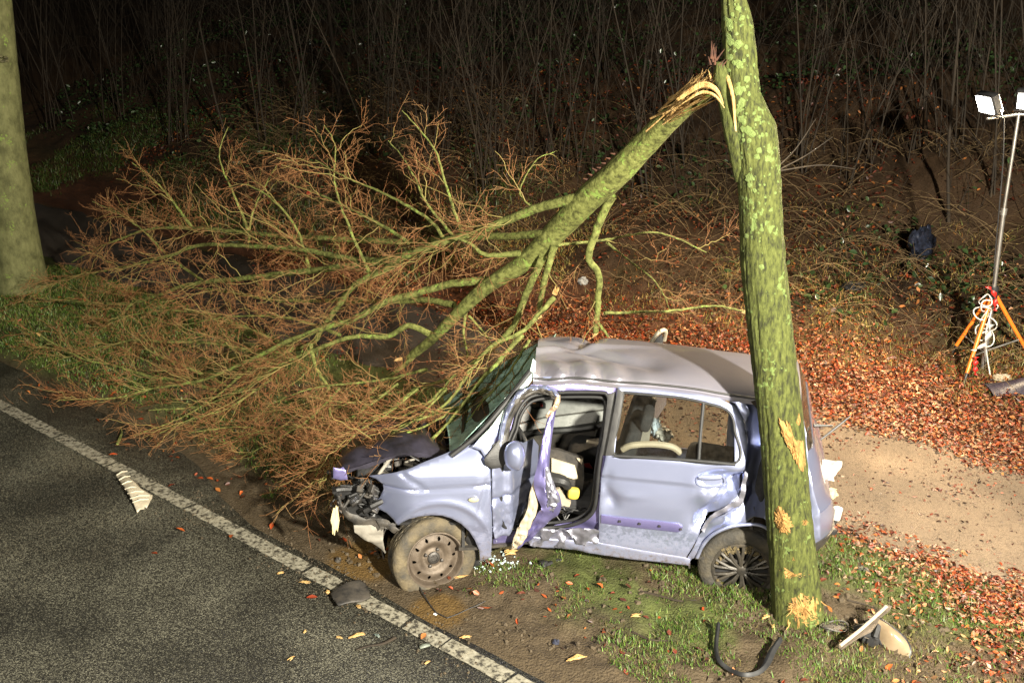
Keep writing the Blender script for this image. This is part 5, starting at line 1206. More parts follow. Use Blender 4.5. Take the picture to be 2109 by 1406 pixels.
# ---- wheels
def axes(ax_dir):
    a = np.asarray(ax_dir, float); a /= np.linalg.norm(a); up = np.array([0, 0, 1.0]) - a * a[2]; up /= np.linalg.norm(up); return a, up, np.cross(a, up)
def lathe(prof, c, a, up, rt, seg, disp=None, closed=False):
    V = []
    for k, (r, x) in enumerate(prof):
        for j in range(seg):
            t = j * 2 * math.pi / seg; rr = r + (disp(k, t) if disp else 0)
            V.append(c + a * x + (up * math.sin(t) + rt * math.cos(t)) * rr)
    n = len(prof)
    Fc = [(k * seg + j, k * seg + (j + 1) % seg, (k + 1) * seg + (j + 1) % seg, (k + 1) * seg + j) for k in range(n - 1) for j in range(seg)]
    return V, Fc
def wheel(name, c, ax_dir, Rw, wd, mat_t, style):
    a, up, rt = axes(ax_dir)
    Rr = Rw * .66
    tp_ = [(Rr, -wd), (Rw * .80, -wd * 1.04), (Rw * .93, -wd * .98), (Rw * .985, -wd * .8)]
    gro = []
    for k in range(5):                                # four grooves round the tread
        x0 = -wd * .76 + k * wd * 1.52 / 5; x1 = x0 + wd * 1.52 / 5 - .006
        gro += [(Rw, x0), (Rw, x1)] + ([(Rw - .007, x1 + .001), (Rw - .007, x1 + .005)] if k < 4 else [])
    tp_ += gro + [(Rw * .985, wd * .8), (Rw * .93, wd * .98), (Rw * .80, wd * 1.04), (Rw * .74, wd * 1.02), (Rr * 1.02, wd * .93), (Rr, wd * .85), (Rr * .98, wd * .2)]
    seg = 120
    ng = len(tp_)
    def disp(k, t):
        o = 0
        if 4 <= k < 4 + len(gro): o -= .005 * ((int(t * 120 / 6.283) % 4) == 0) * ((k // 4) % 2 == 0)
        return o + .004 * (vnoise(t * 6 + k, k * .7) - .5)
    w = MB(); V, Fc = lathe(tp_, c, a, up, rt, seg, disp); w.add(V, Fc)
    wo = root_part(name)
    w.build('tyre', mat_t, wo, auto=50)
    if style == 'steel':
        rp = [(Rr * 1.0, wd * .90), (Rr * 1.03, wd * .96), (Rr * .985, wd * .97), (Rr * .955, wd * .90), (Rr * .93, wd * .60), (Rr * .88, wd * .42), (Rr * .84, wd * .40)]
        V, Fc = lathe(rp, c, a, up, rt, 96); MB().add(V, Fc).build('rim', steel_rust, wo, auto=40)
        nr, ns = 26, 192; V, Fc = [], []
        rad = np.linspace(Rr * .86, Rr * .20, nr)
        for i, r in enumerate(rad):
            q = r / Rr; x = wd * (.40 + .18 * math.exp(-((q - .62) / .16) ** 2) - .12 * math.exp(-((q - .36) / .10) ** 2))
            for j in range(ns):
                t = j * 2 * math.pi / ns
                V.append(c + a * x + (up * math.sin(t) + rt * math.cos(t)) * r)
        for i in range(nr - 1):
            for j in range(ns):
                r = (rad[i] + rad[i + 1]) / 2; t = (j + .5) * 2 * math.pi / ns; k = round(t / (2 * math.pi / 10)); dt = (t - k * 2 * math.pi / 10) * r
                if ((r - Rr * .72) / (Rr * .075)) ** 2 + (dt / (Rr * .05)) ** 2 < 1: continue
                Fc.append((i * ns + j, i * ns + (j + 1) % ns, (i + 1) * ns + (j + 1) % ns, (i + 1) * ns + j))
        d = MB().add(V, Fc).build('wheel_disc', steel_rust, wo, auto=60)
        hb_ = MB(); V, Fc = lathe([(Rr * .22, wd * .30), (Rr * .22, wd * .52), (Rr * .17, wd * .60), (Rr * .12, wd * .60), (Rr * .11, wd * .52), (.001, wd * .52)], c, a, up, rt, 24); hb_.add(V, Fc).build('hub', steel_dark, d)
        for k in range(4):
            t = k * math.pi / 2 + .5; q = c + (up * math.sin(t) + rt * math.cos(t)) * Rr * .32
            MB().tube([q + a * wd * .3, q + a * wd * .55, q + a * wd * .58], [.011, .011, .007], 6).build('wheel_nut', steel_dark, d)
        V, Fc = lathe([(Rr * .97, wd * .2), (Rr * .9, -wd * .3), (.01, -wd * .3)], c, a, up, rt, 48); MB().add(V, Fc).build('brake_drum', black, wo)
    else:
        V, Fc = lathe([(Rr * 1.02, wd * .88), (Rr * 1.04, wd * .98), (Rr * .98, wd * 1.02), (Rr * .92, wd * .98), (Rr * .90, wd * .90)], c, a, up, rt, 96); cv = MB().add(V, Fc).build('wheel_cover', cover_m, wo, auto=40)
        V, Fc = lathe([(Rr * .96, wd * .5), (.01, wd * .45)], c, a, up, rt, 48); MB().add(V, Fc).build('wheel_disc', black, wo)
        for k in range(10):
            for sgn in (-1, 1):
                t0_ = k * 2 * math.pi / 10 + .2 + sgn * .06; t1_ = k * 2 * math.pi / 10 + .2 + sgn * .13
                d0 = up * math.sin(t0_) + rt * math.cos(t0_); d1 = up * math.sin(t1_) + rt * math.cos(t1_)
                MB().tube([c + a * wd * .98 + d0 * Rr * .12, c + a * wd * 1.06 + d0 * Rr * .45, c + a * wd * 1.02 + d1 * Rr * .75, c + a * wd * .92 + d1 * Rr * .94], [.008, .011, .012, .013], 6).build('spoke', cover_m, cv)
        V, Fc = lathe([(Rr * .20, wd * .9), (Rr * .20, wd * 1.04), (Rr * .15, wd * 1.10), (.001, wd * 1.10)], c, a, up, rt, 24); MB().add(V, Fc).build('centre_cap', cover_m, cv)
        # clods of mud and grass packed into the cover
        cl = MB()
        for k in range(60):
            t = random.gauss(1.55, .55); r = Rr * random.uniform(.72, 1.02); q = c + a * wd * random.uniform(.85, 1.05) + (up * math.sin(t) + rt * math.cos(t)) * r
            cl.box(q, np.array([.018, .014, .012]) * random.uniform(.5, 1.4), rot(random.uniform(0, 3), random.uniform(0, 3), 0))
        tag(cl.build('mud_clods', M('dried_mud', [(.3, (.06, .045, .022)), (.7, (.13, .10, .045))], 40, .95, bump=.6), wo), kind='stuff')
def root_part(name):
    e = bpy.data.objects.new(name, None); e.empty_display_size = .1; COL.objects.link(e); e.parent = car; return e
cr = side(1527, 1160, .085); wheel('rear_wheel', cr, (-.215, -.976, .0), .283, .085, tyre_d, 'cover')
cf = side(890, 1143, .05); wheel('front_wheel', cf, (.36, -.92, .13), .288, .088, tyre_m, 'steel')
# wheel houses
ah = MB(); th = np.linspace(-.3, math.pi + .3, 24)
def liner(name, c, lat, R_, mat):
    rws = [[np.array([c[0], c[1], c[2]]) + lat * w + np.array([R_ * math.cos(t), 0, R_ * math.sin(t)]) for t in np.linspace(-.25, math.pi + .25, 26)] for w in (-.0, .1, .25, .42)]
    return loft(name, rws, mat, car, .01)
liner('wheel_liner', cf + [0, .06, .02], LAT_F, .345, black_dusty); liner('wheel_liner', cr + [0, .03, .03], LAT_R, .345, black_dusty)
loft('inner_wing', [[far_pt(x, z, .45) for x in np.linspace(-1.0, -.3, 6)] for z in np.linspace(.3, .8, 4)], black, car, .02)

# ---- engine bay and smashed front end
eb = [(755, 985), (800, 975), (850, 962)]
loft('engine_floor', [[np.array([x, 5.72 + w, .42]) for x in np.linspace(-1.05, -.3, 6)] for w in np.linspace(.05, 1.2, 5)], black, car, .02)
bat = MB().box(atY(772, 968, 6.02), (.24, .15, .13), rot(0, .10, .12), bev=.008).build('battery', black, car)
bt = atY(768, 957, 6.01)
MB().box(bt + [0, -.0, .012], (.15, .06, .008), rot(0, .10, .12)).build('battery_label', yellow, bat)
MB().box(bt + [.10, -.02, .01], (.05, .06, .008), rot(0, .10, .12)).build('battery_label', lgrey, bat)
for k in range(46):
    u = random.uniform(700, 860); lo = np.interp(u, [690, 860], [985, 952]); v = random.uniform(lo - 12, lo + 14)
    p = atY(u, v, random.uniform(5.86, 6.3))
    if random.random() < .55:
        MB().box(p, np.array([random.uniform(.03, .11), random.uniform(.03, .12), random.uniform(.02, .07)]), rot(random.uniform(-.4, .4), random.uniform(-.4, .4), random.uniform(0, 3)), bev=.006).build('engine_part', random.choice((black, black_dusty, steel_dark, steel_dark, grey_p)), car)
    else:
        q = [p + np.array([random.uniform(-.13, .13), random.uniform(-.1, .1), random.uniform(-.05, .06)]) for _ in range(4)]
        MB().tube(catmull(q, 14), random.choice((.006, .010, .016)), 7).build('hose', random.choice((black, black, rubber, grey_p)), car)
# empty headlamp pocket with torn brackets
for k in range(34):
    p = atY(random.uniform(698, 772), random.uniform(1000, 1062), random.uniform(5.66, 5.85))
    if random.random() < .5:
        MB().box(p, np.array([random.uniform(.02, .08), .04, random.uniform(.02, .06)]), rot(random.uniform(-1, 1), random.uniform(-1, 1), random.uniform(0, 3)), bev=.004).build('headlamp_bracket', random.choice((black, black_dusty, steel_dark)), car)
    else:
        q = [p + np.array([random.uniform(-.07, .07), random.uniform(-.03, .05), random.uniform(-.06, .06)]) for _ in range(4)]
        MB().tube(catmull(q, 10), random.choice((.005, .009, .018)), 6).build('headlamp_hose', random.choice((black, black_dusty)), car)
panel('lamp_pocket', [(700, 1000), (754, 998), (786, 1012), (780, 1040), (758, 1066), (712, 1060), (700, 1030)], black, car, off=.14, thick=.02, step=.03, crumple=.04)
panel('slam_panel', [(686, 962), (712, 968), (716, 988), (702, 990), (686, 985)], paint_in, car, off=.05, thick=.02, step=.02, crumple=.02)
panel('front_bumper_beam', [(700, 1042), (722, 1056), (755, 1068), (790, 1068), (812, 1084), (815, 1092), (800, 1088), (770, 1082), (730, 1080), (706, 1066)], black_dusty, car, off=-.01, thick=.04, step=.02, crumple=.05, cs=10)
panel('bumper_skin', [(728, 1083), (768, 1080), (790, 1084), (789, 1110), (793, 1140), (770, 1122), (745, 1108), (730, 1096)], grey_p, car, off=.03, thick=.012, step=.02, crumple=.04)
panel('wheel_arch_shield', [(775, 1070), (800, 1076), (822, 1092), (812, 1100), (796, 1084), (786, 1092)], black_dusty, car, off=-.02, thick=.012, step=.02, crumple=.05, cs=12)
panel('mud_flap', [(966, 1094), (985, 1130), (989, 1165), (980, 1176), (972, 1150), (958, 1112)], black, car, off=.06, thick=.02, step=.03)
panel('inner_sill_end', [(1012, 1000), (1024, 1010), (1020, 1090), (1014, 1130), (1004, 1130)], black, car, off=.05, thick=.02, step=.03)
# crumpled white sheeting: in the cabin and behind the car
cd = None
def crumpled(name, c, size, mat, parent=None, seed=0, n=22, flat=1.0, label=None, cat=None, base=None):
    """a crumpled sheet: a folded blob with sharp creases"""
    V, Fc = [], []
    for i in range(n):
        for j in range(n * 2):
            a = math.pi * i / (n - 1); b = 2 * math.pi * j / (n * 2)
            d = np.array([math.sin(a) * math.cos(b), math.sin(a) * math.sin(b), math.cos(a)])
            k = .62 + .7 * abs(vnoise(d[0] * 2.2 + seed + 5 + d[2], d[1] * 2.2 + d[2] * 3 + 9) - .5) + .25 * abs(vnoise(d[0] * 5 + seed + d[2] * 4, d[1] * 5 + 3 - d[2] * 2) - .5)
            V.append(np.asarray(c) + d * np.asarray(size) * k)
    m_ = n * 2
    Fc = [(i * m_ + j, i * m_ + (j + 1) % m_, (i + 1) * m_ + (j + 1) % m_, (i + 1) * m_ + j) for i in range(n - 1) for j in range(m_)]
    o = mesh(name, V, Fc, mat, parent, True, base=base, auto=28)
    if label: tag(o, label, cat)
    return o
crumpled('airbag', atY(1368, 895, 6.62), (.075, .07, .075), white, car, 3)
crumpled('airbag', atY(1350, 880, 6.66), (.05, .06, .10), M('clear_bluish_plastic', [(.3, (.30, .36, .42)), (.8, (.48, .55, .62))], 8, .25), car, 8)
def cloth(name, quad, Y0, mat, seed, amp=.045):
    """folded sheet between four photo corners (top left, top right, bottom right, bottom left)"""
    a, b, c_, d = [atY(u, v, Y0 + k) for (u, v), k in zip(quad, (0, .10, .06, -.02))]; n_ = 16; rows = []
    for s in np.linspace(0, 1, n_):
        r = []
        for t in np.linspace(0, 1, n_):
            q = (a * (1 - t) + b * t) * (1 - s) + (d * (1 - t) + c_ * t) * s
            f = abs(vnoise(t * 3.2 + s * 1.5 + seed, s * 2.4 - t + 2 * seed) - .5) * 2 - .5
            r.append(q + np.array([.3, -1, .25]) * amp * f)
        rows.append(r)
    return loft(name, rows, mat, car, .004)
cloth('white_sheet', [(1694, 946), (1738, 951), (1716, 990), (1692, 986)], 6.02, white, 4.2)
cloth('yellowed_sheet', [(1696, 1000), (1724, 1006), (1728, 1022), (1700, 1046)], 6.0, M('yellowed_sheeting', [(.3, (.40, .31, .17)), (.8, (.52, .44, .28))], 8, .6), 9.1)

# ------------------------------------------------------------------ tripod work light beyond the path
orange = M('orange_painted_tube', [(.3, (.75, .16, .015)), (.8, (.85, .23, .03))], 6, .4, coat=.2)
alu = M('dull_aluminium_tube', [(.3, (.32, .30, .27)), (.8, (.5, .48, .44))], 10, .35, .8)
lampw = M('lit_floodlight_lens', [(.3, (.9, .9, .9)), (.8, (1, 1, 1))], 3, .4, emit=((1.0, .94, .82), 60))
gw = ground(2012, 790)
Yt = gw[1] + .25
bx_, by_ = atY(2040, 620, Yt)[0], Yt
gz0 = float(height(bx_, by_, False))
stand = root('work_light_stand', (bx_, by_, gz0), 'orange tripod work light with two lit floodlights on a metal mast', 'work light')
def sp_(u, v, dy=0.0): return atY(u, v, Yt + dy)
mast = MB(); lo_, hi_ = sp_(2024, 770), sp_(2098, 236)
m1 = sp_(2046, 600)
mast.tube([sp_(2022, 772, .0), m1], [.024, .024], 10); mast.build('lower_mast', alu, stand)
m2 = sp_(2067, 436); MB().tube([m1, m2], [.021, .021], 10).build('mast', alu, stand)
MB().tube([m2, hi_], [.016, .016], 10).build('upper_mast', alu, stand)
MB().tube([m2 - [0, 0, .03], m2 + [0, 0, .03]], [.03, .03], 12).build('mast_collar', alu, stand)
MB().tube([m2 - [.05, .0, .0], m2 + [.02, 0, 0]], [.007, .010], 6).build('clamp_screw', steel_dark, stand)
MB().tube([m1 - [0, 0, .07], m1 + [0, 0, .05]], [.045, .042], 12).build('tripod_head', black, stand)
feet = [sp_(1962, 722, .25), sp_(1986, 785, -.22), sp_(2122, 735, .1)]
for f in feet:
    top = m1 + (f - m1) * .04 + np.array([0, 0, .0]); e_ = f + (top - f) * .10
    lg = MB().tube([top, e_], [.020, .018], 10).build('leg', orange, stand)
    MB().tube([e_, f - [0, 0, .02]], [.014, .010], 8).build('foot', steel_dark, lg)
ct = sp_(2026, 724)
for f in feet:
    a = m1 + (f - m1) * .72; MB().tube([ct, a], [.009, .009], 6).build('brace', alu, stand)
def lamp_head(u, v, dirv, nm_energy):
    c = sp_(u, v, -.05); d = np.asarray(dirv, float); d /= np.linalg.norm(d)
    r = np.cross(d, [0, 0, 1]); r /= np.linalg.norm(r); up = np.cross(r, d)
    R = np.stack([r, d, up], 1)
    hd_ = MB().box(c, (.26, .08, .19), R, bev=.012).build('floodlight', black, stand)
    V = [c + d * .046 + r * a * .11 + up * b * .075 for a, b in ((-1, -1), (1, -1), (1, 1), (-1, 1))]
    MB().poly([np.array(q) for q in V], .004, d).build('lit_lens', lampw, hd_)
    MB().tube([c - r * .14 - up * .05, c - r * .14 - up * .13, c + r * .14 - up * .13, c + r * .14 - up * .05], .008, 6).build('bracket', steel_dark, hd_)
    spot('lit_work_light', c + d * .07, c + d * 3, nm_energy, 150, .5, .08, (1.0, .77, .48))
    return c
c1 = lamp_head(2038, 212, (-.90, -.12, -.42), 2000)
c2 = lamp_head(2126, 204, (-.45, -.75, -.46), 600)
MB().tube([c1 - [0, 0, .14], hi_, c2 - [0, 0, .14]], [.012, .014, .012], 8).build('cross_bar', alu, stand)
whitec = M('white_cable', [(.3, (.55, .53, .48)), (.8, (.7, .68, .62))], 6, .5)
cb = MB(); pts = [sp_(2068, 240, -.03), sp_(2066, 330, -.02), sp_(2058, 430, -.03), sp_(2050, 520, -.02), sp_(2046, 585, -.05)]; cb.tube(catmull(pts, 30), .006, 5).build('lamp_cable', black, stand)
cl = MB()
for k in range(7):
    th = np.linspace(0, 6.283 * 1.1, 26); cc_ = sp_(2030 + 6 * math.sin(k * 2.1), 618 + k * 13, -.06); r1, r2 = random.uniform(.03, .09), random.uniform(.05, .11)
    cl.tube([cc_ + np.array([r1 * math.cos(t + k), .03 * math.sin(2 * t), r2 * math.sin(t + k)]) for t in th], .006, 5)
cl.tube(catmull([sp_(2042, 640, -.06), sp_(2030, 690, -.1), sp_(2034, 740, -.1), sp_(2042, 785, -.2)], 20), .006, 5)
tag(cl.build('cable_coil', whitec, stand), kind='stuff')
# barrier tape tied to the stand
def tape(name, pts, wdt, mat, lab):
    C = catmull(pts, 26); sd = np.array([[math.cos(k * .35), .4 * math.sin(k * .35), .15 * math.sin(k * .6)] for k in range(26)])
    rows = [C - sd * wdt / 2, C + sd * wdt / 2]
    A = np.array(rows); o = mesh(name, A.reshape(-1, 3), [(i, i + 1, 26 + i + 1, 26 + i) for i in range(25)], mat, None, True, base=pts[-1])
    s = o.modifiers.new('sheet', 'SOLIDIFY'); s.thickness = .002
    return tag(o, lab, 'barrier tape')
tape('barrier_tape', [sp_(2034, 590, -.07), sp_(2044, 598, -.09), sp_(2050, 615, -.09), sp_(2050, 640, -.09)], .05, redm, 'red barrier tape knotted round the tripod head of the work light')
tape('barrier_tape', [sp_(2042, 668, -.10), sp_(2034, 695, -.13), sp_(2020, 715, -.16), sp_(2004, 722, -.18)], .06, white, 'white barrier tape length hanging between the tripod legs')
tape('barrier_tape', [sp_(2012, 735, -.24), sp_(2009, 750, -.24), sp_(2010, 772, -.25)], .05, redm, 'red barrier tape end dangling beside the tripod foot')

# ------------------------------------------------------------------ debris
def slab(name, px, thick, mat, label, cat, z=.01, bend=None, zs=None, step=.03, group=None, lift=None):
    """flat broken piece lying on the ground: outline in photo pixels on the ground plane"""
    gp = [ground(u, v) for u, v in px]; gz_ = max(.006, float(np.mean([p[2] for p in gp]))) + z
    P2 = [tuple(atZ(u, v, gz_)[:2]) for u, v in px]
    Vv, Ff, ed = fill2d([P2], step)
    zz = np.full(len(Vv), gz_) + (bend(Vv) if bend else 0) - .004 * np.exp(-(ed / .006) ** 2)
    if lift is not None: zz = np.maximum(zz, gz_ - .002)
    V = np.column_stack([Vv, zz])
    o = mesh(name, V, Ff, mat, None, base=(Vv[:, 0].mean(), Vv[:, 1].mean(), gz_ - z))
    s = o.modifiers.new('sheet', 'SOLIDIFY'); s.thickness = thick; s.offset = 0
    return tag(o, label, cat, group)
# cream trim strip with ribs on the road
tr = slab('pillar_trim', [(237, 972), (252, 962), (258, 975), (272, 992), (290, 1008), (314, 1016), (305, 1034), (301, 1040), (297, 1038), (296, 1043), (288, 1045), (282, 1052), (272, 1030), (255, 1002)], .010, cream, 'cream ribbed pillar trim lying on the asphalt by the white line', 'car trim', .02, bend=lambda P: .02 * np.cos((P[:, 0] - P[:, 0].mean()) * 14))
ribs = [((240, 978), (262, 970)), ((245, 988), (268, 980)), ((251, 997), (275, 991)), ((257, 1007), (284, 1003)), ((263, 1016), (296, 1012)), ((268, 1026), (308, 1020)), ((273, 1034), (306, 1028))]
for a, b in ribs:
    p, q = atZ(*a, .042), atZ(*b, .042); mm = (p + q) / 2 + [0, 0, .012]
    MB().tube([p, mm, q], [.005, .008, .005], 6).build('rib', cream, tr)
slab('splash_guard', [(681, 1222), (692, 1214), (712, 1204), (740, 1196), (752, 1200), (760, 1214), (761, 1226), (745, 1236), (722, 1243), (697, 1251), (690, 1240)], .012, black_dusty, 'dark brown plastic splash guard flap lying across the white line', 'car part', .02, bend=lambda P: .018 * np.sin((P[:, 0] - P[:, 0].min()) * 16))
# black handle on the road
hq = [ground(563, 1213), ground(575, 1217), ground(592, 1219), ground(606, 1217)]; hq = [p + [0, 0, .018] for p in hq]
hb2 = MB(); hb2.tube(catmull(hq, 14), np.interp(np.linspace(0, 1, 14), [0, .12, .2, .7, 1], [.012, .020, .013, .017, .010]), 9)
tag(hb2.build('door_handle', black, None, base=hq[1]), 'small black plastic door handle lying alone on the asphalt', 'car part')
# bottle-cap sized bits
def bit(name, u, v, size, mat, label, cat, shape='cap'):
    g_ = ground(u, v, True); b = MB()
    d_, s_ = ds(g_[0], g_[1]); g_[2] = max(g_[2], .004)
    if shape == 'cap':
        b.tube([g_ + [0, 0, .0], g_ + [.01, 0, size * .7], g_ + [.012, 0, size * .8]], [size, size * .95, size * .7], 12); b.tube([g_ + [.01, 0, size * .7], g_ + [.02, -.01, size * 1.2]], [size * .5, size * .4], 8)
    else:
        for k in range(4): b.box(g_ + [random.uniform(-1, 1) * size, random.uniform(-.5, .5) * size, size * .35], np.array([1.0, .6, .4]) * size * random.uniform(.6, 1.3), rot(random.uniform(-.4, .4), random.uniform(-.4, .4), random.uniform(0, 3)), bev=size * .08)
    return tag(b.build(name, mat, None, base=g_), label, cat)
bit('round_stopper', 695, 1155, .022, black_dusty, 'small round black stopper on the oily mud beside the white line', 'car part')
bit('lamp_socket', 1143, 1327, .022, M('dark_blue_plastic', [(.3, (.02, .022, .035)), (.8, (.05, .055, .08))], 12, .35), 'small dark blue plastic socket where the grass meets the shoulder', 'car part')
bit('plastic_shards', 1118, 1166, .05, black, 'broken black plastic clump lying below the torn sill', 'car part', 'clump')
bit('plastic_shards', 1150, 1153, .018, black, 'thumb-sized black shard beside the plastic clump below the sill', 'car part', 'clump')
bit('grille_piece', 1780, 1176, .05, black_dusty, 'dark slatted grille piece among leaves at the path edge', 'car part', 'clump')
bit('plastic_chip', 775, 1327, .018, M('green_grey_plastic', [(.3, (.06, .08, .07)), (.8, (.12, .14, .12))], 12, .4), 'tiny green-grey plastic chip on the road', 'car part', 'clump')
bit('white_chip', 898, 1266, .014, whitep, 'tiny white plastic chip in the oily mud behind the wheel', 'car part', 'clump')
slab('glass_strip', [(862, 1326), (884, 1322), (886, 1328), (866, 1334)], .006, M('grey_green_strip', [(.3, (.13, .15, .12)), (.8, (.22, .24, .2))], 12, .3), 'narrow grey-green strip lying on the road by the white line', 'car part', .008)
# wiper blade / stick on the road
def stick(pts, r, label, cat='twig', mat=None, name='fallen_twig', z=.012):
    q = [ground(u, v, True) + [0, 0, z] for u, v in pts]; q = [np.array([p[0], p[1], max(p[2], r + .004)]) for p in q]
    P = catmull(q, 18); b = MB(); b.tube(P, np.interp(np.linspace(0, 1, 18), [0, .3, 1], [r, r * .9, r * .35]), 6)
    return tag(b.build(name, mat or stem_m, None, base=q[0]), label, cat)
stick([(816, 1332), (790, 1346), (760, 1352), (735, 1360)], .010, 'thin black broken twig on the road beyond the splash guard')
stick([(1320, 1221), (1360, 1230), (1400, 1240), (1435, 1238)], .010, 'dark curved twig on the mud beside the rear wheel')
stick([(1302, 1304), (1340, 1320), (1388, 1322)], .008, 'thin pale twig lying in the muddy verge grass')
stick([(245, 930), (252, 905), (250, 885)], .014, 'short lichen-covered stick lying by the white line', mat=bark_limb)
stick([(1745, 1238), (1790, 1250), (1815, 1262)], .006, 'dry stalk lying near the broken headlight')
stick([(2040, 1190), (2080, 1192), (2109, 1196)], .009, 'straight dark twig lying across the path edge')
stick([(820, 1130), (900, 1265), (960, 1258), (1000, 1240)], .006, 'fine black wire looped on the mud by the front wheel', 'wire', black, 'loose_wire')
# rubber seal curled on the verge
q = [ground(u, v, True) + [0, 0, .03] for u, v in [(1478, 1302), (1474, 1340), (1480, 1368), (1502, 1388), (1530, 1399), (1556, 1396), (1575, 1380), (1588, 1360), (1604, 1342)]]
q[0][2] += .03; q[-1][2] += .06; q[-2][2] += .03
P = catmull(q, 60); rows = []
T = np.gradient(P, axis=0); T /= np.linalg.norm(T, axis=1, keepdims=True); Nn = np.cross(T, [0, 0, 1.0])
ws = np.interp(np.linspace(0, 1, 60), [0, .2, .6, .8, 1], [.009, .010, .011, .020, .014])
rows = [P + Nn * (ws * k)[:, None] + np.array([0, 0, .018 * (1 - k * k)]) for k in (-1, -.6, 0, .6, 1)]
o = loft('rubber_seal', rows, rubber, None, .008); tag(o, 'long black rubber seal curled on the grass below the trunk', 'rubber seal')
# broken headlamp with its bracket
g0 = ground(1800, 1330, True)
lampr = root('broken_headlight', g0, 'smashed headlight with yellowed lens and long bracket on the leafy verge', 'headlight')
def gp(u, v, z): return atZ(u, v, z)
br_o = [(1724, 1330), (1745, 1312), (1775, 1288), (1806, 1258), (1823, 1244), (1837, 1247), (1832, 1256), (1812, 1270), (1808, 1282), (1795, 1298), (1770, 1310), (1752, 1322), (1732, 1336)]
pts = [gp(u, v, .13 + .10 * (u - 1724) / 110) for u, v in br_o]
MB().poly(pts, .012, (0, .2, -1)).build('bracket', M('dusty_pale_bracket', [(.3, (.09, .07, .05)), (.6, (.16, .13, .10)), (.8, (.22, .19, .15))], 14, .6, bump=.3), lampr)
br_i = [gp(u, v, z) for u, v, z in [(1730, 1329, .155), (1770, 1298, .185), (1808, 1264, .225), (1826, 1248, .24)]]
MB().tube(catmull(br_i, 14), .010, 6).build('bracket_rib', beige, lampr)
top = catmull([gp(1790, 1276, .20), gp(1808, 1272, .20), gp(1836, 1290, .19), (gp(1862, 1312, .15)), gp(1874, 1334, .10), gp(1873, 1356, .05)], 22)
bot = catmull([gp(1790, 1282, .17), gp(1800, 1296, .14), gp(1812, 1318, .10), gp(1822, 1338, .06), gp(1845, 1352, .035), gp(1872, 1360, .03)], 22)
rows = []
for k in np.linspace(0, 1, 12):
    r = top * (1 - k) + bot * k; bl = math.sin(math.pi * k) * .045; r = r + np.array([.2, -.6, .75]) * bl * np.sin(np.linspace(.15, math.pi - .1, 22))[:, None]; rows.append(r)
loft('lamp_lens', rows, lens, lampr, .006)
rim_ = MB().tube(catmull([*bot[::3], *top[::-3]], 40), .009, 6); rim_.build('lens_rim', black, lampr)
hs = MB()
for k in range(12):
    c_ = gp(random.uniform(1785, 1812), random.uniform(1290, 1335), random.uniform(.03, .12)); hs.tube(catmull([c_, c_ + [random.uniform(-.05, .05), .03, random.uniform(-.03, .06)], c_ + [random.uniform(-.08, .08), .05, random.uniform(-.03, .03)]], 8), random.uniform(.012, .028), 7)
hs.build('lamp_housing', black, lampr)
# headlamp ring half buried by the trunk
c_ = ground(1718, 1292, True) + [0, 0, .012]
rg_ = MB().tube([c_ + np.array([.085 * math.cos(t), .05 * math.sin(t), .012 * math.sin(t * 2)]) for t in np.linspace(0, 6.283, 30)], .006, 6, cap=False)
rg_.box(c_ - [0, 0, .008], (.13, .07, .012), rot(0, 0, .1), bev=.004)
tag(rg_.build('lamp_ring', black_dusty, None, base=c_), 'dark oval lamp ring pressed into the soil at the trunk foot', 'car part')
# dark bumper corner lying at the frame's edge
g1 = ground(2095, 825)
rows = []
for a in np.linspace(0, 1, 14):
    rows.append([g1 + np.array([-.20 + .85 * b, .05 + .28 * a - .10 * b, .02 + (.04 + .34 * b ** 1.3) * math.sin(math.pi * (.08 + .80 * a))]) for b in np.linspace(0, 1, 16)])
o = loft('bumper_piece', rows, M('scuffed_purple_black_plastic', [(.3, (.02, .017, .028)), (.8, (.05, .04, .06))], 8, .4, bump=.1), None, .01); tag(o, 'dark purple bumper corner lying on leaves beside the tripod', 'car part')
# crumpled things on the bank
g_ = ground(1895, 522); crumpled('foil_bag', g_ + [0, 0, .12], (.17, .14, .26), M('shiny_dark_film', [(.35, (.02, .022, .03)), (.6, (.05, .06, .10)), (.75, (.3, .32, .4))], 9, .12, .6), None, 31, label='shiny crumpled dark plastic film lying on the bank', cat='plastic film', base=g_)
g_ = ground(1200, 585); crumpled('plastic_scrap', g_ + [0, 0, .04], (.075, .06, .075), lgrey, None, 41, label='crumpled pale plastic scrap on leaves under the hanging branch', cat='plastic scrap', base=g_)
g_ = ground(1762, 594); crumpled('plastic_scrap', g_ + [0, 0, .03], (.20, .12, .06), black, None, 51, label='flat black plastic scrap in the dry grass of the bank', cat='plastic scrap', base=g_)
g_ = ground(637, 402); crumpled('drink_can', g_ + [0, 0, .04], (.05, .05, .06), redm, None, 61, label='small red crumpled can far behind the fallen crown', cat='can', base=g_)
g_ = ground(2062, 782); crumpled('paper_scrap', g_ + [0, 0, .02], (.12, .09, .05), beige, None, 71, label='crumpled pale paper scrap between tripod and bumper corner', cat='paper scrap', base=g_)
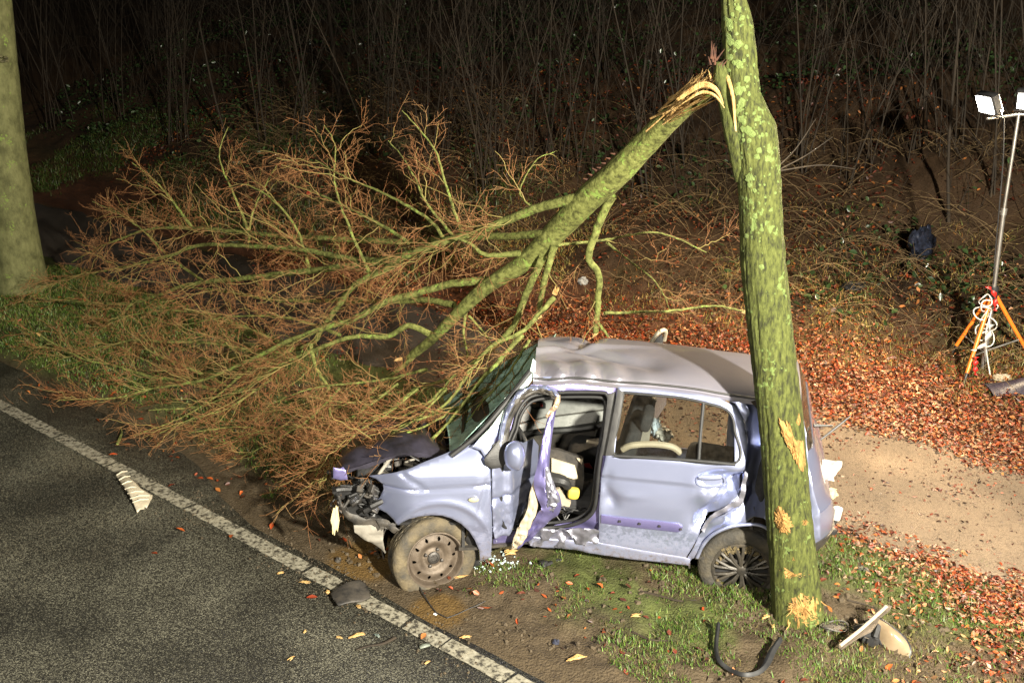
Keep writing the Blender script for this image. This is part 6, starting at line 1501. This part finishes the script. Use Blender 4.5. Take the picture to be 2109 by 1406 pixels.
# wood splinters
def splinter(u, v, L, wd, ang_, label, mat=wood, z=.01, standing=False):
    g_ = ground(u, v, True); g_[2] = max(g_[2], .004); b = MB()
    L *= .48; wd *= .42
    for k in range(7):
        d_ = np.array([math.cos(ang_ + random.uniform(-.35, .35)), math.sin(ang_ + random.uniform(-.35, .35)), random.uniform(-.02, .25)]) * L * random.uniform(.5, 1) * .5
        o_ = np.array([random.uniform(-1, 1), random.uniform(-1, 1), 0]) * wd
        b.tube([g_ + o_ - d_ * [1, 1, 0] + [0, 0, z], g_ + o_ + [0, 0, z + wd * .4], g_ + o_ + d_ * [1, 1, .4] + [0, 0, z]], [wd * .15, wd * .45, wd * .08], 5)
    return tag(b.build('wood_splinter', mat, None, base=g_), label, 'wood splinter')
S_ = [(580, 1199, .10, .02, .4, 'lone yellow splinter on the road beyond the black door handle'), (630, 1217, .16, .022, -.2, 'loose splinter cluster between door handle and splash guard'), (678, 1235, .08, .03, -1.2, 'stubby splinter touching the edge of the splash guard'),
      (740, 1265, .12, .025, -1.0, 'yellow curled splinter on the asphalt below the splash guard'), (632, 1322, .06, .02, 1.1, 'small orange chip alone on the open road'), (738, 1328, .22, .03, .3, 'frayed cream splinter tuft on the road'),
      (700, 1333, .10, .024, -.5, 'orange-brown bark flake beside the frayed splinter tuft'), (602, 1378, .10, .022, .9, 'reddish bark flake lying on the open asphalt'), (1190, 1357, .22, .045, .3, 'large frayed splinter heap on the muddy shoulder'),
      (950, 1190, .18, .022, .1, 'pale splinter sliver in the mud behind the front wheel'), (1050, 1140, .20, .05, .2, 'yellow splinter heap below the torn door edge'), (960, 1315, .14, .03, .1, 'orange splinter lying across the worn white line'),
      (1310, 1270, .12, .03, .2, 'splinter with dark bark half sunk in the verge mud'), (1575, 1272, .14, .03, .3, 'splinters strewn on grass beside the trunk foot'), (1590, 1292, .12, .03, 1.3, 'pale wood crumbs below the bare wood at the trunk foot'), (880, 1385, .10, .02, .8, 'tan bark scrap near the road edge line')]
for a in S_: splinter(*a)
# splinter caught upright in the smashed front end
sb = MB()
for k in range(12):
    a = side(690 + random.uniform(-5, 6), 1098 + random.uniform(-8, 4), -.05); e_ = side(690 + random.uniform(-4, 6), 1044 + random.uniform(-4, 14), -.05)
    sb.tube([a, (a + e_) / 2 + [random.uniform(-.008, .008), -.01, 0], e_], [.002, .013, .003], 5)
tag(sb.build('wood_splinter', M('cream_heartwood', [(.3, (.46, .38, .20)), (.8, (.60, .53, .33))], 20, .7, stretch=(1, 1, .2), bump=.4), None, base=side(690, 1098, -.05)), 'upright cream splinter caught in the smashed front of the car', 'wood splinter')
# single leaves that can be told apart on the road
LL = [(560, 1086, 'red-brown leaf flat on the asphalt between line and trim strip'), (375, 1110, 'russet leaf on the asphalt below the cream trim'), (357, 1016, 'rust leaf lying right on the white line'), (449, 1012, 'orange leaf on the dark shoulder inside the white line'),
      (235, 1003 - 50, 'curled leaf at the edge of the white line near the twigs'), (478, 1120, 'small dark red leaf on the road beside the worn line'), (645, 1250, 'brown leaf lying beyond the splash guard'), (873, 1322, 'dark red leaf next to the grey-green strip'), (320, 1160, 'tiny tan leaf out on the open road'), (235, 812, 'orange leaf stuck among the lowest twigs over the shoulder')]
for k, (u, v, lab) in enumerate(LL):
    g_ = ground(u, v); g_[2] = max(g_[2], .004) + .012
    V, Fc = instances(leaf_t, leaf_f, g_[None], rotz_tilt(np.array([k * 1.3]), np.array([.25]), np.array([k * 2.0])), np.array([[.05, .07, .08]]))
    tag(mesh('fallen_leaf', V, Fc, leaf_m, col=np.repeat(LEAFC[[k % 4]], 9, 0), base=g_), lab, 'leaf')
# soil clods thrown up by the wheels
PC, *_ = scatter(5000, .15, 2.6, -2.5, 3.4, lambda d, s, x, y: sst(.42, .62, fbm(x * 2.5 + 70, y * 2.5, 3)))
n = len(PC); ico = np.array([[-.5, -.4, -.3], [.5, -.45, -.2], [.45, .5, -.3], [-.5, .45, -.2], [-.3, -.3, .4], [.35, -.2, .35], [.2, .35, .45], [-.35, .25, .3]]); icf = np.array([[0, 1, 5, 4], [1, 2, 6, 5], [2, 3, 7, 6], [3, 0, 4, 7], [4, 5, 6, 7]])
V, Fc = instances(ico, icf, PC + [0, 0, .004], rotz_tilt(rng.uniform(0, 6, n), rng.normal(0, .6, n), rng.uniform(0, 6, n)), np.minimum(rng.gamma(2.0, .008, n), .035)[:, None] * rng.uniform(.7, 1.3, (n, 3)))
V += rng.normal(0, .002, V.shape)
tag(mesh('soil_clods', V, Fc, M('wet_clod', [(.3, (.035, .025, .013)), (.7, (.085, .062, .034))], 30, .8, bump=.5), smooth=False), 'crumbly dark clods of soil thrown up on the verge', 'soil', kind='stuff')
PC, *_ = scatter(9000, -.45, .12, -3.5, 2.2, lambda d, s, x, y: .6 * sst(-.4, .05, d) * sst(.45, .65, fbm(x * 2.5 + 7, y * 2.5, 3)))
n = len(PC); PC[:, 2] = np.maximum(PC[:, 2], .003)
V, Fc = instances(ico, icf, PC, rotz_tilt(rng.uniform(0, 6, n), rng.normal(0, .4, n), rng.uniform(0, 6, n)), np.minimum(rng.gamma(1.5, .004, n), .016)[:, None] * rng.uniform(.7, 1.3, (n, 3)))
tag(mesh('mud_crumbs', V, Fc, bpy.data.materials['wet_clod'], smooth=False), 'small mud crumbs dragged over the white line onto the road', 'mud', kind='stuff')
# crumbs of safety glass below the door
PC = np.array([ground(random.gauss(1010, 26), random.gauss(1160, 9), True) for _ in range(90)]); n = len(PC)
V, Fc = instances(ico, icf, PC + [0, 0, .006], rotz_tilt(rng.uniform(0, 6, n), rng.normal(0, .6, n), rng.uniform(0, 6, n)), np.full(n, .012) * rng.uniform(.6, 1.5, n))
tag(mesh('glass_crumbs', V, Fc, M('safety_glass_crumb', [(.3, (.35, .45, .45)), (.8, (.6, .68, .68))], 30, .1, spec=.8), smooth=False), 'crumbs of broken safety glass below the front door', 'glass', kind='stuff')
